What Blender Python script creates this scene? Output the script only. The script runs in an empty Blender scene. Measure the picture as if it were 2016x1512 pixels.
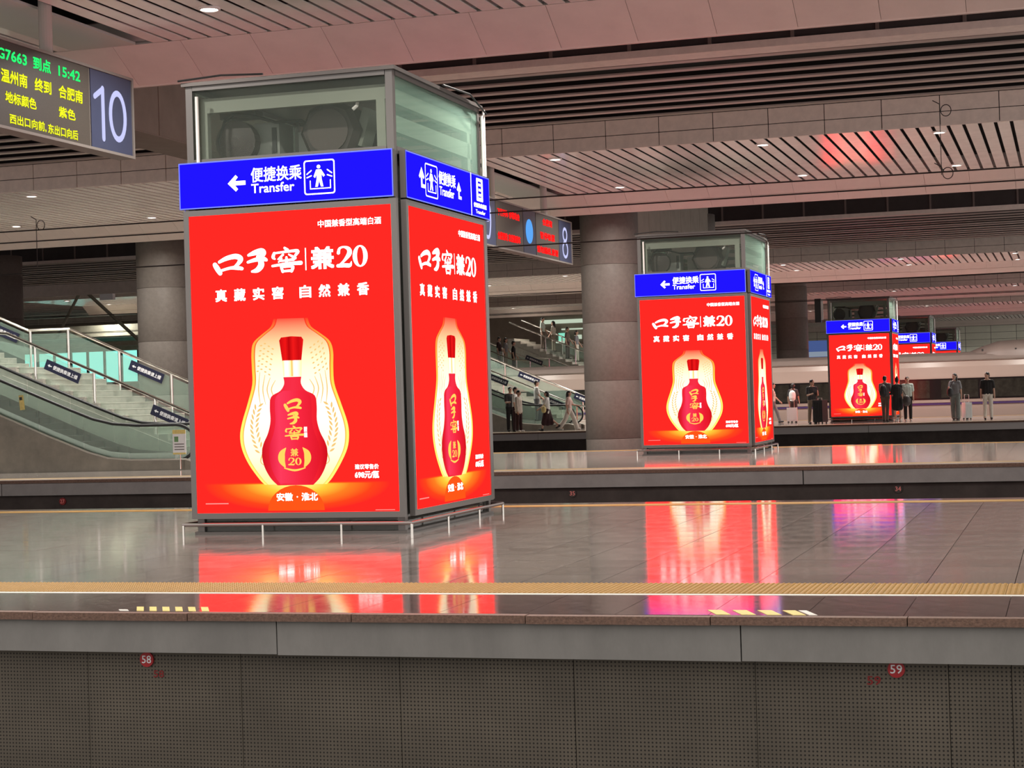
import bpy, bmesh, math, random
from mathutils import Vector, Matrix, Euler
random.seed(7)
PI = math.pi
scene = bpy.context.scene
COL = scene.collection

# ------------------------------------------------------------------ camera
FPX, YAW, PITCH, ROLL, EYE = 3562.27, .299, .0073, -.0304, 1.4
_c, _s = math.cos(YAW), math.sin(YAW)
_cp, _sp = math.cos(PITCH), math.sin(PITCH)
_cr, _sr = math.cos(ROLL), math.sin(ROLL)
_r0, _f0, _u0 = Vector((_c, _s, 0)), Vector((-_s, _c, 0)), Vector((0, 0, 1))
_fw = _cp*_f0 + _sp*_u0
_up = -_sp*_f0 + _cp*_u0
_R = _cr*_r0 + _sr*_up
_U = -_sr*_r0 + _cr*_up
cam_data = bpy.data.cameras.new('camera')
cam = bpy.data.objects.new('camera', cam_data)
COL.objects.link(cam)
cam.matrix_world = Matrix(((_R.x, _U.x, -_fw.x, 0), (_R.y, _U.y, -_fw.y, 0), (_R.z, _U.z, -_fw.z, EYE), (0, 0, 0, 1)))
cam_data.sensor_width = 36.0
cam_data.lens = FPX/2016*36.0
cam_data.clip_end = 600
scene.camera = cam

# ------------------------------------------------------------------ world, exposure
world = bpy.data.worlds.new('world'); scene.world = world
world.use_nodes = True
world.node_tree.nodes['Background'].inputs[0].default_value = (1.0, .95, .89, 1)
world.node_tree.nodes['Background'].inputs[1].default_value = 1.2
vs = scene.view_settings
vs.view_transform = 'Standard'; vs.look = 'None'; vs.gamma = 1.0; vs.use_curve_mapping = False
vs.exposure = 0.0
cy = scene.cycles
cy.max_bounces = 7; cy.diffuse_bounces = 4; cy.glossy_bounces = 4; cy.transmission_bounces = 4; cy.transparent_max_bounces = 12
cy.caustics_reflective = False; cy.caustics_refractive = False; cy.sample_clamp_indirect = 6.0
cy.adaptive_threshold = .02
LAMP_W = 215.0        # watts of one ceiling downlight

# ------------------------------------------------------------------ materials
MATS = {}
def nmat(name):
    m = bpy.data.materials.new(name); m.use_nodes = True
    return m, m.node_tree.nodes, m.node_tree.links
def pbr(name, col, rough=.5, metal=0., spec=.5, noise=0., nscale=6., bump=0., bscale=40., stretch=(1, 1, 1), alpha=1., coat=0., rvar=0.):
    if name in MATS: return MATS[name]
    m, N, L = nmat(name)
    b = N['Principled BSDF']
    b.inputs['Base Color'].default_value = (*col, 1)
    b.inputs['Roughness'].default_value = rough
    b.inputs['Metallic'].default_value = metal
    b.inputs['Specular IOR Level'].default_value = spec
    b.inputs['Coat Weight'].default_value = coat
    if noise or bump or rvar:
        tc = N.new('ShaderNodeTexCoord'); mp = N.new('ShaderNodeMapping')
        mp.inputs['Scale'].default_value = stretch
        L.new(tc.outputs['Object'], mp.inputs['Vector'])
    if noise or rvar:
        nt = N.new('ShaderNodeTexNoise'); nt.inputs['Scale'].default_value = nscale; nt.inputs['Detail'].default_value = 6
        nt.inputs['Roughness'].default_value = .65
        L.new(mp.outputs[0], nt.inputs['Vector'])
    if noise:
        r = N.new('ShaderNodeValToRGB')
        r.color_ramp.elements[0].position = .3; r.color_ramp.elements[1].position = .7
        r.color_ramp.elements[0].color = (*[max(0, c*(1-noise)) for c in col], 1)
        r.color_ramp.elements[1].color = (*[min(1, c*(1+noise)) for c in col], 1)
        L.new(nt.outputs['Fac'], r.inputs[0]); L.new(r.outputs[0], b.inputs['Base Color'])
    if rvar:
        mr = N.new('ShaderNodeMapRange')
        mr.inputs['To Min'].default_value = max(.01, rough-rvar); mr.inputs['To Max'].default_value = rough+rvar
        mr.inputs['From Min'].default_value = .3; mr.inputs['From Max'].default_value = .7
        L.new(nt.outputs['Fac'], mr.inputs['Value']); L.new(mr.outputs[0], b.inputs['Roughness'])
    if bump:
        n2 = N.new('ShaderNodeTexNoise'); n2.inputs['Scale'].default_value = bscale; n2.inputs['Detail'].default_value = 4
        L.new(mp.outputs[0], n2.inputs['Vector'])
        bp = N.new('ShaderNodeBump'); bp.inputs['Strength'].default_value = bump; bp.inputs['Distance'].default_value = .02
        L.new(n2.outputs['Fac'], bp.inputs['Height']); L.new(bp.outputs[0], b.inputs['Normal'])
    MATS[name] = m
    return m
def emi(name, col, strength=1., sample=False):
    if name in MATS: return MATS[name]
    m, N, L = nmat(name)
    N.remove(N['Principled BSDF'])
    e = N.new('ShaderNodeEmission'); e.inputs[0].default_value = (*col, 1); e.inputs[1].default_value = strength
    L.new(e.outputs[0], N['Material Output'].inputs[0])
    m.cycles.emission_sampling = 'AUTO' if sample else 'NONE'
    MATS[name] = m
    return m
def glass(name, tint, opac=.25, rough=.03, refl=1.0):
    """thin architectural glass: mostly clear, a tinted film and a mirror at grazing angles"""
    if name in MATS: return MATS[name]
    m, N, L = nmat(name)
    b = N['Principled BSDF']
    b.inputs['Base Color'].default_value = (*tint, 1); b.inputs['Roughness'].default_value = rough
    b.inputs['Specular IOR Level'].default_value = .6
    t = N.new('ShaderNodeBsdfTransparent'); t.inputs[0].default_value = (*[.75+.25*c for c in tint], 1)
    lw = N.new('ShaderNodeLayerWeight'); lw.inputs['Blend'].default_value = .5
    pw = N.new('ShaderNodeMath'); pw.operation = 'POWER'; pw.inputs[1].default_value = 5.0; L.new(lw.outputs['Facing'], pw.inputs[0])
    ml = N.new('ShaderNodeMath'); ml.operation = 'MULTIPLY'; ml.inputs[1].default_value = .9*refl; L.new(pw.outputs[0], ml.inputs[0])
    ad = N.new('ShaderNodeMath'); ad.operation = 'ADD'; ad.use_clamp = True; ad.inputs[1].default_value = opac+.03*refl
    L.new(ml.outputs[0], ad.inputs[0])
    mx = N.new('ShaderNodeMixShader')
    L.new(ad.outputs[0], mx.inputs[0]); L.new(t.outputs[0], mx.inputs[1]); L.new(b.outputs[0], mx.inputs[2])
    L.new(mx.outputs[0], N['Material Output'].inputs[0])
    MATS[name] = m
    return m

M_tile   = pbr('floor_granite', (.168, .148, .136), .08, spec=.62, noise=.16, nscale=5, bump=.012, bscale=2.2, stretch=(1, .35, 1), rvar=.03)
M_tile2  = pbr('floor_granite_worn', (.15, .131, .12), .09, spec=.62, noise=.2, nscale=3.5, bump=.014, bscale=2.0, stretch=(1, .35, 1), rvar=.04)
M_edgef  = pbr('edge_granite_dark', (.125, .088, .082), .09, spec=.6, noise=.22, nscale=9, bump=.012, bscale=2.5, rvar=.03)
M_slab   = pbr('joint_mortar', (.07, .055, .05), .8)
M_nose   = pbr('brown_granite_nosing', (.16, .088, .062), .6, noise=.45, nscale=45, bump=.25, bscale=60)
M_cope   = pbr('grey_painted_concrete', (.225, .212, .20), .75, noise=.13, nscale=3.0, bump=.1, bscale=30, stretch=(1, 1, .5))
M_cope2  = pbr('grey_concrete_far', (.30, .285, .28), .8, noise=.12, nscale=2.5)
M_darkw  = pbr('dark_platform_wall', (.055, .044, .04), .85, noise=.3, nscale=2)
M_yellow = pbr('tactile_yellow', (.36, .205, .052), .45, noise=.12, nscale=9)
M_paint  = pbr('paint_yellow', (.75, .6, .2), .5, noise=.15, nscale=20)
M_white  = pbr('paint_white', (.72, .68, .62), .5, noise=.1, nscale=12)
M_black  = pbr('paint_black', (.02, .02, .02), .5)
M_slat   = pbr('ceiling_slat', (.88, .83, .79), .16, spec=.3, noise=.05, nscale=2, rvar=.03)
M_panelc = pbr('ceiling_panel_smooth', (.58, .60, .56), .4, noise=.04, nscale=1)
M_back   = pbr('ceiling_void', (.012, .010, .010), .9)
M_beam   = pbr('beam_cladding', (.70, .60, .555), .5, noise=.06, nscale=1.5)  # pink tint in the colour stands in for red kiosk glow
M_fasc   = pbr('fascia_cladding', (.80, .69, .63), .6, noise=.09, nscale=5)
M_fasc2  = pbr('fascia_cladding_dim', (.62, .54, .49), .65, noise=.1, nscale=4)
M_louv   = pbr('louver_blade', (.44, .37, .34), .55, noise=.06, nscale=2)
M_recess = pbr('recess_panel', (.035, .026, .026), .7, noise=.2, nscale=2)
M_mull   = pbr('recess_mullion', (.16, .12, .11), .6)
M_pillar = pbr('pillar_cladding', (.118, .100, .089), .6, spec=.3, noise=.12, nscale=9, bump=.05, bscale=90)
M_brown  = pbr('brown_beam', (.24, .20, .165), .7, noise=.12, nscale=2)
M_steel  = pbr('brushed_steel', (.55, .53, .51), .28, metal=1., noise=.08, nscale=20, stretch=(1, 1, .1))
M_chrome = pbr('polished_steel', (.82, .80, .76), .14, metal=1.)
M_frame  = pbr('kiosk_frame_grey', (.15, .138, .134), .35, metal=.5)
M_framed = pbr('kiosk_frame_dark', (.12, .105, .10), .4, metal=.5)
M_glass  = glass('kiosk_glass', (.40, .46, .40), .02, refl=.8)
M_glassg = glass('kiosk_glass_green', (.40, .60, .50), .10, refl=.8)
M_trimw  = pbr('bright_metal_trim', (.78, .75, .68), .3, metal=.35)
M_glassd = glass('kiosk_glass_dark', (.10, .10, .09), .55)
M_glassb = glass('balustrade_glass', (.62, .80, .70), .11)
M_motor  = pbr('motor_cast_iron', (.055, .04, .038), .55, noise=.2, nscale=8)
M_cab    = pbr('machine_cabinet', (.36, .37, .34), .5, noise=.1, nscale=4)
M_cream  = pbr('kiosk_inner_beam', (.30, .315, .265), .5)
M_cable  = pbr('black_rubber', (.012, .012, .013), .45)
M_pipe   = pbr('white_conduit', (.8, .74, .72), .4)
M_pole   = pbr('hanger_pole', (.42, .38, .35), .5)
M_navy   = pbr('board_navy', (.032, .040, .078), .35, noise=.05, nscale=6)
M_ledbk  = pbr('led_matrix_black', (.045, .038, .030), .5, noise=.15, nscale=60)
M_hous   = pbr('board_housing', (.26, .24, .22), .4, metal=.5)
M_signn  = pbr('direction_sign_navy', (.010, .011, .042), .4)
M_signw  = pbr('sign_lettering_white', (.85, .85, .88), .4)
M_stepc  = pbr('stair_stone', (.42, .39, .35), .45, noise=.18, nscale=7)
M_nosing = pbr('stair_nosing', (.62, .58, .52), .4)
M_clad   = pbr('escalator_cladding', (.20, .175, .14), .33, metal=.35, noise=.25, nscale=1.6, bump=.06, bscale=1.5)
M_escst  = pbr('escalator_step', (.09, .085, .08), .45, metal=.6)
M_train  = pbr('train_white_red_tint', (.32, .25, .215), .3, spec=.25, noise=.02, nscale=1)  # white body, tinted warm in place of red advert light
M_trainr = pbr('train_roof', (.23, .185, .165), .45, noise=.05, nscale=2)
M_twin   = pbr('train_window_band', (.010, .008, .008), .15, spec=.3)
M_tpane  = pbr('train_pane', (.022, .020, .016), .12, spec=.35, noise=.5, nscale=3)
M_tstripe= pbr('train_stripe_purple', (.05, .025, .11), .25)
M_wire   = pbr('overhead_wire', (.02, .016, .015), .6)
M_rback  = pbr('back_wall_panel', (.74, .76, .64), .6, noise=.08, nscale=1)
M_rlines = pbr('back_wall_line', (.13, .14, .115), .7)
M_ground = pbr('track_bed', (.05, .043, .038), .9, noise=.4, nscale=8, bump=.3, bscale=20)
M_red58  = pbr('number_disc_red', (.42, .012, .018), .45)
M_stenc  = pbr('stencil_red', (.22, .015, .015), .7)
M_truss  = pbr('truss_grey', (.27, .26, .20), .6, noise=.2, nscale=3)

E_white  = emi('backlit_white', (1, 1, 1), 2.6)
E_blue   = emi('backlit_blue', (.012, .006, 1.0), 1.25, True)
E_blue2  = emi('backlit_blue_edge', (.16, .2, 1.0), 1.5)
E_green  = emi('led_green', (.02, 1.0, .16), 1.35)
E_yell   = emi('led_yellow', (.82, .86, .02), 1.2)
E_redl   = emi('led_red', (1.0, .008, .008), 1.6)
E_digit  = emi('backlit_digit', (.62, .64, 1.0), 1.0)
E_disc   = emi('backlit_disc', (.12, .42, 1.0), .95)
E_lens   = emi('lamp_lens', (1, .96, .86), 9.0)
E_cyan   = emi('lit_window_cyan', (.30, .88, .76), 1.1, True)
E_poster = emi('lit_poster_blue', (.10, .16, .42), .6)
E_glowin = emi('lit_strip_pale', (.85, 1.0, .78), .6)

def dots(name, base, hole, pitch, rad):
    """sheet with round perforations on an x-z grid"""
    m, N, L = nmat(name); b = N['Principled BSDF']
    tc = N.new('ShaderNodeTexCoord'); sx = N.new('ShaderNodeSeparateXYZ'); L.new(tc.outputs['Object'], sx.inputs[0])
    def fr(o):
        d = N.new('ShaderNodeMath'); d.operation = 'DIVIDE'; d.inputs[1].default_value = pitch; L.new(o, d.inputs[0])
        f = N.new('ShaderNodeMath'); f.operation = 'FRACT'; L.new(d.outputs[0], f.inputs[0])
        s = N.new('ShaderNodeMath'); s.operation = 'SUBTRACT'; s.inputs[1].default_value = .5; L.new(f.outputs[0], s.inputs[0])
        p = N.new('ShaderNodeMath'); p.operation = 'MULTIPLY'; L.new(s.outputs[0], p.inputs[0]); L.new(s.outputs[0], p.inputs[1])
        return p.outputs[0]
    a = N.new('ShaderNodeMath'); a.operation = 'ADD'; L.new(fr(sx.outputs[0]), a.inputs[0]); L.new(fr(sx.outputs[2]), a.inputs[1])
    lt = N.new('ShaderNodeMath'); lt.operation = 'LESS_THAN'; lt.inputs[1].default_value = rad*rad; L.new(a.outputs[0], lt.inputs[0])
    nt = N.new('ShaderNodeTexNoise'); nt.inputs['Scale'].default_value = 2.2; nt.inputs['Detail'].default_value = 6
    L.new(tc.outputs['Object'], nt.inputs['Vector'])
    r = N.new('ShaderNodeValToRGB'); r.color_ramp.elements[0].position = .3; r.color_ramp.elements[1].position = .75
    r.color_ramp.elements[0].color = (*[c*.8 for c in base], 1); r.color_ramp.elements[1].color = (*[c*1.2 for c in base], 1)
    L.new(nt.outputs['Fac'], r.inputs[0])
    mx = N.new('ShaderNodeMix'); mx.data_type = 'RGBA'
    L.new(lt.outputs[0], mx.inputs['Factor']); L.new(r.outputs[0], mx.inputs['A']); mx.inputs['B'].default_value = (*hole, 1)
    L.new(mx.outputs['Result'], b.inputs['Base Color'])
    b.inputs['Roughness'].default_value = .6; b.inputs['Metallic'].default_value = .25
    return m
M_perf = dots('perforated_sheet', (.122, .101, .078), (.016, .013, .011), .0255, .24)

def math_node(N, L, op, a, b=None, clamp=False):
    n = N.new('ShaderNodeMath'); n.operation = op; n.use_clamp = clamp
    for i, v in enumerate((a, b)):
        if v is None: continue
        if isinstance(v, (int, float)): n.inputs[i].default_value = v
        else: L.new(v, n.inputs[i])
    return n.outputs[0]

def poster_material():
    """printed backlit poster: red field with the printed orange table glow under the bottle"""
    m, N, L = nmat('poster_red_print'); N.remove(N['Principled BSDF'])
    tc = N.new('ShaderNodeTexCoord'); sx = N.new('ShaderNodeSeparateXYZ'); L.new(tc.outputs['Object'], sx.inputs[0])
    u = math_node(N, L, 'DIVIDE', math_node(N, L, 'SUBTRACT', sx.outputs[0], 1.17), 1.08)
    v = math_node(N, L, 'DIVIDE', math_node(N, L, 'SUBTRACT', sx.outputs[2], .31), .30)
    r = math_node(N, L, 'SQRT', math_node(N, L, 'ADD', math_node(N, L, 'MULTIPLY', u, u), math_node(N, L, 'MULTIPLY', v, v)))
    g = math_node(N, L, 'SUBTRACT', 1.0, r, True)
    top = math_node(N, L, 'MULTIPLY', math_node(N, L, 'SUBTRACT', .325, sx.outputs[2]), 45., True)
    g = math_node(N, L, 'MULTIPLY', math_node(N, L, 'POWER', g, .8), top)
    cr = N.new('ShaderNodeValToRGB'); e = cr.color_ramp.elements
    e[0].position = 0; e[0].color = (1, .0068, .0052, 1); e[1].position = 1; e[1].color = (1, .34, .09, 1)
    for p, c in ((.25, (1, .017, .0035, 1)), (.5, (1, .065, .005, 1)), (.72, (1, .19, .014, 1))):
        k = e.new(p); k.color = c
    L.new(g, cr.inputs[0])
    em = N.new('ShaderNodeEmission'); L.new(cr.outputs[0], em.inputs[0]); em.inputs[1].default_value = 3.4
    L.new(em.outputs[0], N['Material Output'].inputs[0])
    return m
M_poster = poster_material()

def ramp_emit(name, axis, stops, strength):
    m, N, L = nmat(name); N.remove(N['Principled BSDF'])
    tc = N.new('ShaderNodeTexCoord'); sx = N.new('ShaderNodeSeparateXYZ'); L.new(tc.outputs['Object'], sx.inputs[0])
    lo, hi = stops[0][0], stops[-1][0]
    mr = N.new('ShaderNodeMapRange'); mr.inputs['From Min'].default_value = lo; mr.inputs['From Max'].default_value = hi
    L.new(sx.outputs[axis], mr.inputs['Value'])
    cr = N.new('ShaderNodeValToRGB'); e = cr.color_ramp.elements
    e[0].position = 0; e[0].color = (*stops[0][1], 1); e[1].position = 1; e[1].color = (*stops[-1][1], 1)
    for p, c in stops[1:-1]:
        k = e.new((p-lo)/(hi-lo)); k.color = (*c, 1)
    L.new(mr.outputs[0], cr.inputs[0])
    em = N.new('ShaderNodeEmission'); L.new(cr.outputs[0], em.inputs[0]); em.inputs[1].default_value = strength
    L.new(em.outputs[0], N['Material Output'].inputs[0])
    m.cycles.emission_sampling = 'NONE'
    return m
M_gin  = ramp_emit('print_gourd_inside', 2, [(.29, (1, .72, .25)), (.6, (1, .90, .60)), (1.1, (1, .96, .80)), (1.55, (1, .88, .58)), (1.85, (1, .50, .25)), (2.09, (1, .05, .03))], 1.35)
M_gout = ramp_emit('print_gourd_rim', 2, [(.29, (1, .72, .15)), (.9, (1, .68, .12)), (1.5, (1, .48, .05)), (1.9, (1, .25, .04)), (2.09, (1, .02, .014))], 1.5)
M_gline = ramp_emit('print_gourd_line', 2, [(.29, (1, .62, .12)), (1.5, (.85, .22, .03)), (2.09, (1, .02, .014))], 1.3)
M_bot  = ramp_emit('print_bottle_side', 0, [(.78, (.62, .006, .012)), (.93, (.90, .018, .04)), (1.17, (.95, .03, .065)), (1.42, (.90, .015, .03)), (1.56, (.62, .004, .010))], 1.0)
M_botin = ramp_emit('print_bottle_front', 0, [(.86, (.80, .010, .04)), (1.0, (1, .045, .11)), (1.25, (.94, .02, .05)), (1.50, (.76, .008, .018))], 1.0)
M_cap  = ramp_emit('print_bottle_cap', 0, [(1.03, (.62, .004, .006)), (1.10, (.9, .008, .008)), (1.14, (.5, .002, .004)), (1.19, (.9, .01, .01)), (1.25, (.62, .004, .006)), (1.32, (.9, .01, .01))], 1.0)
M_band = ramp_emit('print_gold_band', 0, [(1.06, (.9, .55, .12)), (1.10, (1, 1, .9)), (1.15, (1, .85, .4)), (1.17, (.7, .35, .05)), (1.2, (1, 1, .88)), (1.29, (.95, .7, .25))], 1.5)
E_gold = emi('print_gold', (1.0, .58, .10), 1.25)
E_leaf = emi('print_leaf', (1.0, .62, .22), .95)
E_refl = emi('print_reflection', (1.0, .06, .006), 1.6)
E_pink = emi('print_fine_line', (1.0, .22, .2), 1.4)
E_wtxt = emi('print_white', (1, .98, .95), 2.6)

# ------------------------------------------------------------------ mesh helpers
class MB:
    def __init__(s): s.bm = bmesh.new()
    def box(s, x0, x1, y0, y1, z0, z1):
        v = [s.bm.verts.new(p) for p in ((x0,y0,z0),(x1,y0,z0),(x1,y1,z0),(x0,y1,z0),(x0,y0,z1),(x1,y0,z1),(x1,y1,z1),(x0,y1,z1))]
        for f in ((3,2,1,0),(4,5,6,7),(0,1,5,4),(1,2,6,5),(2,3,7,6),(3,0,4,7)): s.bm.faces.new([v[i] for i in f])
        return s
    def obox(s, c, size, rot=(0, 0, 0)):
        m = Euler(rot).to_matrix(); h = [k/2 for k in size]; c = Vector(c)
        v = [s.bm.verts.new(c + m @ Vector((a*h[0], b*h[1], d*h[2]))) for d in (-1, 1) for a, b in ((-1,-1),(1,-1),(1,1),(-1,1))]
        for f in ((3,2,1,0),(4,5,6,7),(0,1,5,4),(1,2,6,5),(2,3,7,6),(3,0,4,7)): s.bm.faces.new([v[i] for i in f])
        return s
    def prism_xz(s, pts, y0, y1):
        """closed outline in x-z, thickness along y"""
        a = [s.bm.verts.new((x, y0, z)) for x, z in pts]; b = [s.bm.verts.new((x, y1, z)) for x, z in pts]
        n = len(pts); fs = [s.bm.faces.new(a), s.bm.faces.new(b[::-1])]
        for i in range(n): s.bm.faces.new((a[i], b[i], b[(i+1) % n], a[(i+1) % n]))
        bmesh.ops.recalc_face_normals(s.bm, faces=s.bm.faces[:])
        bmesh.ops.triangulate(s.bm, faces=[f for f in fs if f.is_valid])
        return s
    def prism_yz(s, pts, x0, x1):
        a = [s.bm.verts.new((x0, y, z)) for y, z in pts]; b = [s.bm.verts.new((x1, y, z)) for y, z in pts]
        n = len(pts); fs = [s.bm.faces.new(a), s.bm.faces.new(b[::-1])]
        for i in range(n): s.bm.faces.new((a[i], b[i], b[(i+1) % n], a[(i+1) % n]))
        bmesh.ops.recalc_face_normals(s.bm, faces=s.bm.faces[:])
        bmesh.ops.triangulate(s.bm, faces=[f for f in fs if f.is_valid])
        return s
    def flat(s, pts, y=0):
        """flat printed shape in x-z facing -y"""
        f = s.bm.faces.new([s.bm.verts.new((x, y, z)) for x, z in pts])
        f.normal_update()
        if f.normal.y > 0: f.normal_flip()
        bmesh.ops.triangulate(s.bm, faces=[f])
        return s
    def tube(s, pts, r, seg=8, cap=True, closed=False):
        pts = [Vector(p) for p in pts]; n = len(pts); rings = []
        rr = r if isinstance(r, (list, tuple)) else [r]*n
        ref = None
        for i, p in enumerate(pts):
            if closed: d = pts[(i+1) % n] - pts[i-1]
            else: d = pts[min(i+1, n-1)] - pts[max(i-1, 0)]
            d.normalize()
            if ref is None:
                ref = Vector((0, 0, 1)) if abs(d.z) < .9 else Vector((1, 0, 0))
            a = d.cross(ref).normalized(); b = a.cross(d).normalized(); ref = b
            rings.append([s.bm.verts.new(p + rr[i]*(math.cos(2*PI*k/seg)*a + math.sin(2*PI*k/seg)*b)) for k in range(seg)])
        m = n if closed else n-1
        for i in range(m):
            A, B = rings[i], rings[(i+1) % n]
            for k in range(seg): s.bm.faces.new((A[k], A[(k+1) % seg], B[(k+1) % seg], B[k]))
        if cap and not closed:
            s.bm.faces.new(rings[0][::-1]); s.bm.faces.new(rings[-1])
        return s
    def cyl(s, c, r, z0, z1, seg=24, r2=None):
        return s.tube([(c[0], c[1], z0), (c[0], c[1], z1)], [r, r if r2 is None else r2], seg)
    def lathe(s, prof, c=(0, 0), seg=24, axis='z'):
        rings = []
        for r, z in prof:
            ring = []
            for k in range(seg):
                a = 2*PI*k/seg
                if axis == 'z': p = (c[0]+r*math.cos(a), c[1]+r*math.sin(a), z)
                else: p = (c[0]+r*math.cos(a), z, c[1]+r*math.sin(a))
                ring.append(s.bm.verts.new(p))
            rings.append(ring)
        for A, B in zip(rings, rings[1:]):
            for k in range(seg): s.bm.faces.new((A[k], A[(k+1) % seg], B[(k+1) % seg], B[k]))
        s.bm.faces.new(rings[0]); s.bm.faces.new(rings[-1])
        bmesh.ops.recalc_face_normals(s.bm, faces=s.bm.faces[:])
        return s
    def cap(s, a, b, ra, rb, seg=10, rows=3):
        """tapered capsule from a to b"""
        a, b = Vector(a), Vector(b); d = b-a; ln = d.length
        d = d/ln if ln > 1e-6 else Vector((0, 0, 1))
        u = d.cross(Vector((0, 0, 1)) if abs(d.z) < .9 else Vector((1, 0, 0))).normalized(); w = u.cross(d)
        prof = [(-math.cos(t)*ra, math.sin(t)*ra) for t in [PI/2*i/rows for i in range(rows+1)]]
        prof += [(ln + math.sin(t)*rb, math.cos(t)*rb) for t in [PI/2*i/rows for i in range(rows+1)]]
        rings = []
        for h, r in prof:
            r = max(r, 1e-4)
            rings.append([s.bm.verts.new(a + d*h + r*(math.cos(2*PI*k/seg)*u + math.sin(2*PI*k/seg)*w)) for k in range(seg)])
        for A, B in zip(rings, rings[1:]):
            for k in range(seg): s.bm.faces.new((A[k], A[(k+1) % seg], B[(k+1) % seg], B[k]))
        s.bm.faces.new(rings[0][::-1]); s.bm.faces.new(rings[-1])
        return s
    def ell(s, c, r, rot=(0, 0, 0), seg=14, rows=9):
        m = Euler(rot).to_matrix(); c = Vector(c); rings = []
        for i in range(1, rows):
            t = PI*i/rows
            rings.append([s.bm.verts.new(c + m @ Vector((r[0]*math.sin(t)*math.cos(2*PI*k/seg), r[1]*math.sin(t)*math.sin(2*PI*k/seg), r[2]*math.cos(t)))) for k in range(seg)])
        top = s.bm.verts.new(c + m @ Vector((0, 0, r[2]))); bot = s.bm.verts.new(c + m @ Vector((0, 0, -r[2])))
        for k in range(seg):
            s.bm.faces.new((top, rings[0][k], rings[0][(k+1) % seg])); s.bm.faces.new((bot, rings[-1][(k+1) % seg], rings[-1][k]))
        for A, B in zip(rings, rings[1:]):
            for k in range(seg): s.bm.faces.new((A[k], B[k], B[(k+1) % seg], A[(k+1) % seg]))
        return s
    def mesh(s, name, mat, smooth=False, bevel=0):
        if bevel:
            bmesh.ops.bevel(s.bm, geom=[e for e in s.bm.edges if len(e.link_faces) == 2 and e.calc_face_angle(0) > .6], offset=bevel, segments=1, affect='EDGES')
        me = bpy.data.meshes.new(name); s.bm.to_mesh(me); s.bm.free()
        if mat: me.materials.append(mat)
        if smooth: me.polygons.foreach_set('use_smooth', [True]*len(me.polygons))
        return me
    def build(s, name, mat, parent=None, loc=(0, 0, 0), rz=0, smooth=False, bevel=0):
        return link(name, s.mesh(name, mat, smooth, bevel), parent, loc, rz)
def link(name, me, parent=None, loc=(0, 0, 0), rz=0):
    o = bpy.data.objects.new(name, me); COL.objects.link(o)
    o.parent = parent; o.location = loc; o.rotation_euler = (0, 0, rz)
    return o
def empty(name, loc=(0, 0, 0), rz=0, parent=None):
    o = link(name, None, parent, loc, rz); o.empty_display_size = .2
    return o
def tag(o, label=None, cat=None, group=None, kind=None):
    if label: o['label'] = label
    if cat: o['category'] = cat
    if group: o['group'] = group
    if kind: o['kind'] = kind
    return o
def copy_tree(o, parent=None):
    c = o.copy(); COL.objects.link(c); c.parent = parent
    for ch in list(o.children): copy_tree(ch, c)
    return c
def smooth_angle(me, ang=.7):
    me.polygons.foreach_set('use_smooth', [True]*len(me.polygons))
    try: me.set_sharp_from_angle(angle=ang)
    except Exception: pass

# ------------------------------------------------------------------ lettering
_tc = {}
TMP = bpy.data.scenes.new('tmp')
def eval_mesh(o):
    TMP.collection.objects.link(o)
    vl = TMP.view_layers[0]
    with bpy.context.temp_override(scene=TMP, view_layer=vl):
        dg = bpy.context.evaluated_depsgraph_get(); dg.update()
        me = bpy.data.meshes.new_from_object(o.evaluated_get(dg))
    TMP.collection.objects.unlink(o)
    return me
def text_polys(body, bold=0.0, res=2):
    key = (body, bold, res)
    if key in _tc: return _tc[key]
    c = bpy.data.curves.new('t', 'FONT'); c.body = body; c.resolution_u = res; c.fill_mode = 'FRONT'; c.offset = bold
    o = bpy.data.objects.new('t', c)
    me = eval_mesh(o)
    V = [(v.co.x, v.co.y) for v in me.vertices]; F = [tuple(p.vertices) for p in me.polygons]
    bpy.data.objects.remove(o); bpy.data.curves.remove(c); bpy.data.meshes.remove(me)
    _tc[key] = (V, F)
    return V, F
def add_text(mb, body, x0, x1, z0, z1, bold=0., y=0, res=2, keep=False):
    """text fitted into the x-z box, facing -y; bold widens the strokes by overprinting"""
    V, F = text_polys(body, 0., res)
    a0, a1 = min(v[0] for v in V), max(v[0] for v in V); b0, b1 = min(v[1] for v in V), max(v[1] for v in V)
    d = bold*min(x1-x0, z1-z0)*.9
    x0 += d; x1 -= d; z0 += d; z1 -= d
    sx, sz = (x1-x0)/(a1-a0), (z1-z0)/(b1-b0)
    sh = [(0, 0)] if bold <= 0 else [(-d, -d), (d, -d), (-d, d), (d, d)]
    for k, (ox, oz) in enumerate(sh):
        vs_ = [mb.bm.verts.new((x0+(p-a0)*sx+ox, y-.0002*k, z0+(q-b0)*sz+oz)) for p, q in V]
        for f in F:
            try:
                fc = mb.bm.faces.new([vs_[i] for i in f]); fc.normal_update()
                if fc.normal.y > 0: fc.normal_flip()
            except ValueError: pass
    return mb
def add_spaced(mb, chars, centres, z0, z1, w, bold=0., y=0):
    for ch, cx in zip(chars, centres): add_text(mb, ch, cx-w/2, cx+w/2, z0, z1, bold, y)
    return mb
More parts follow.
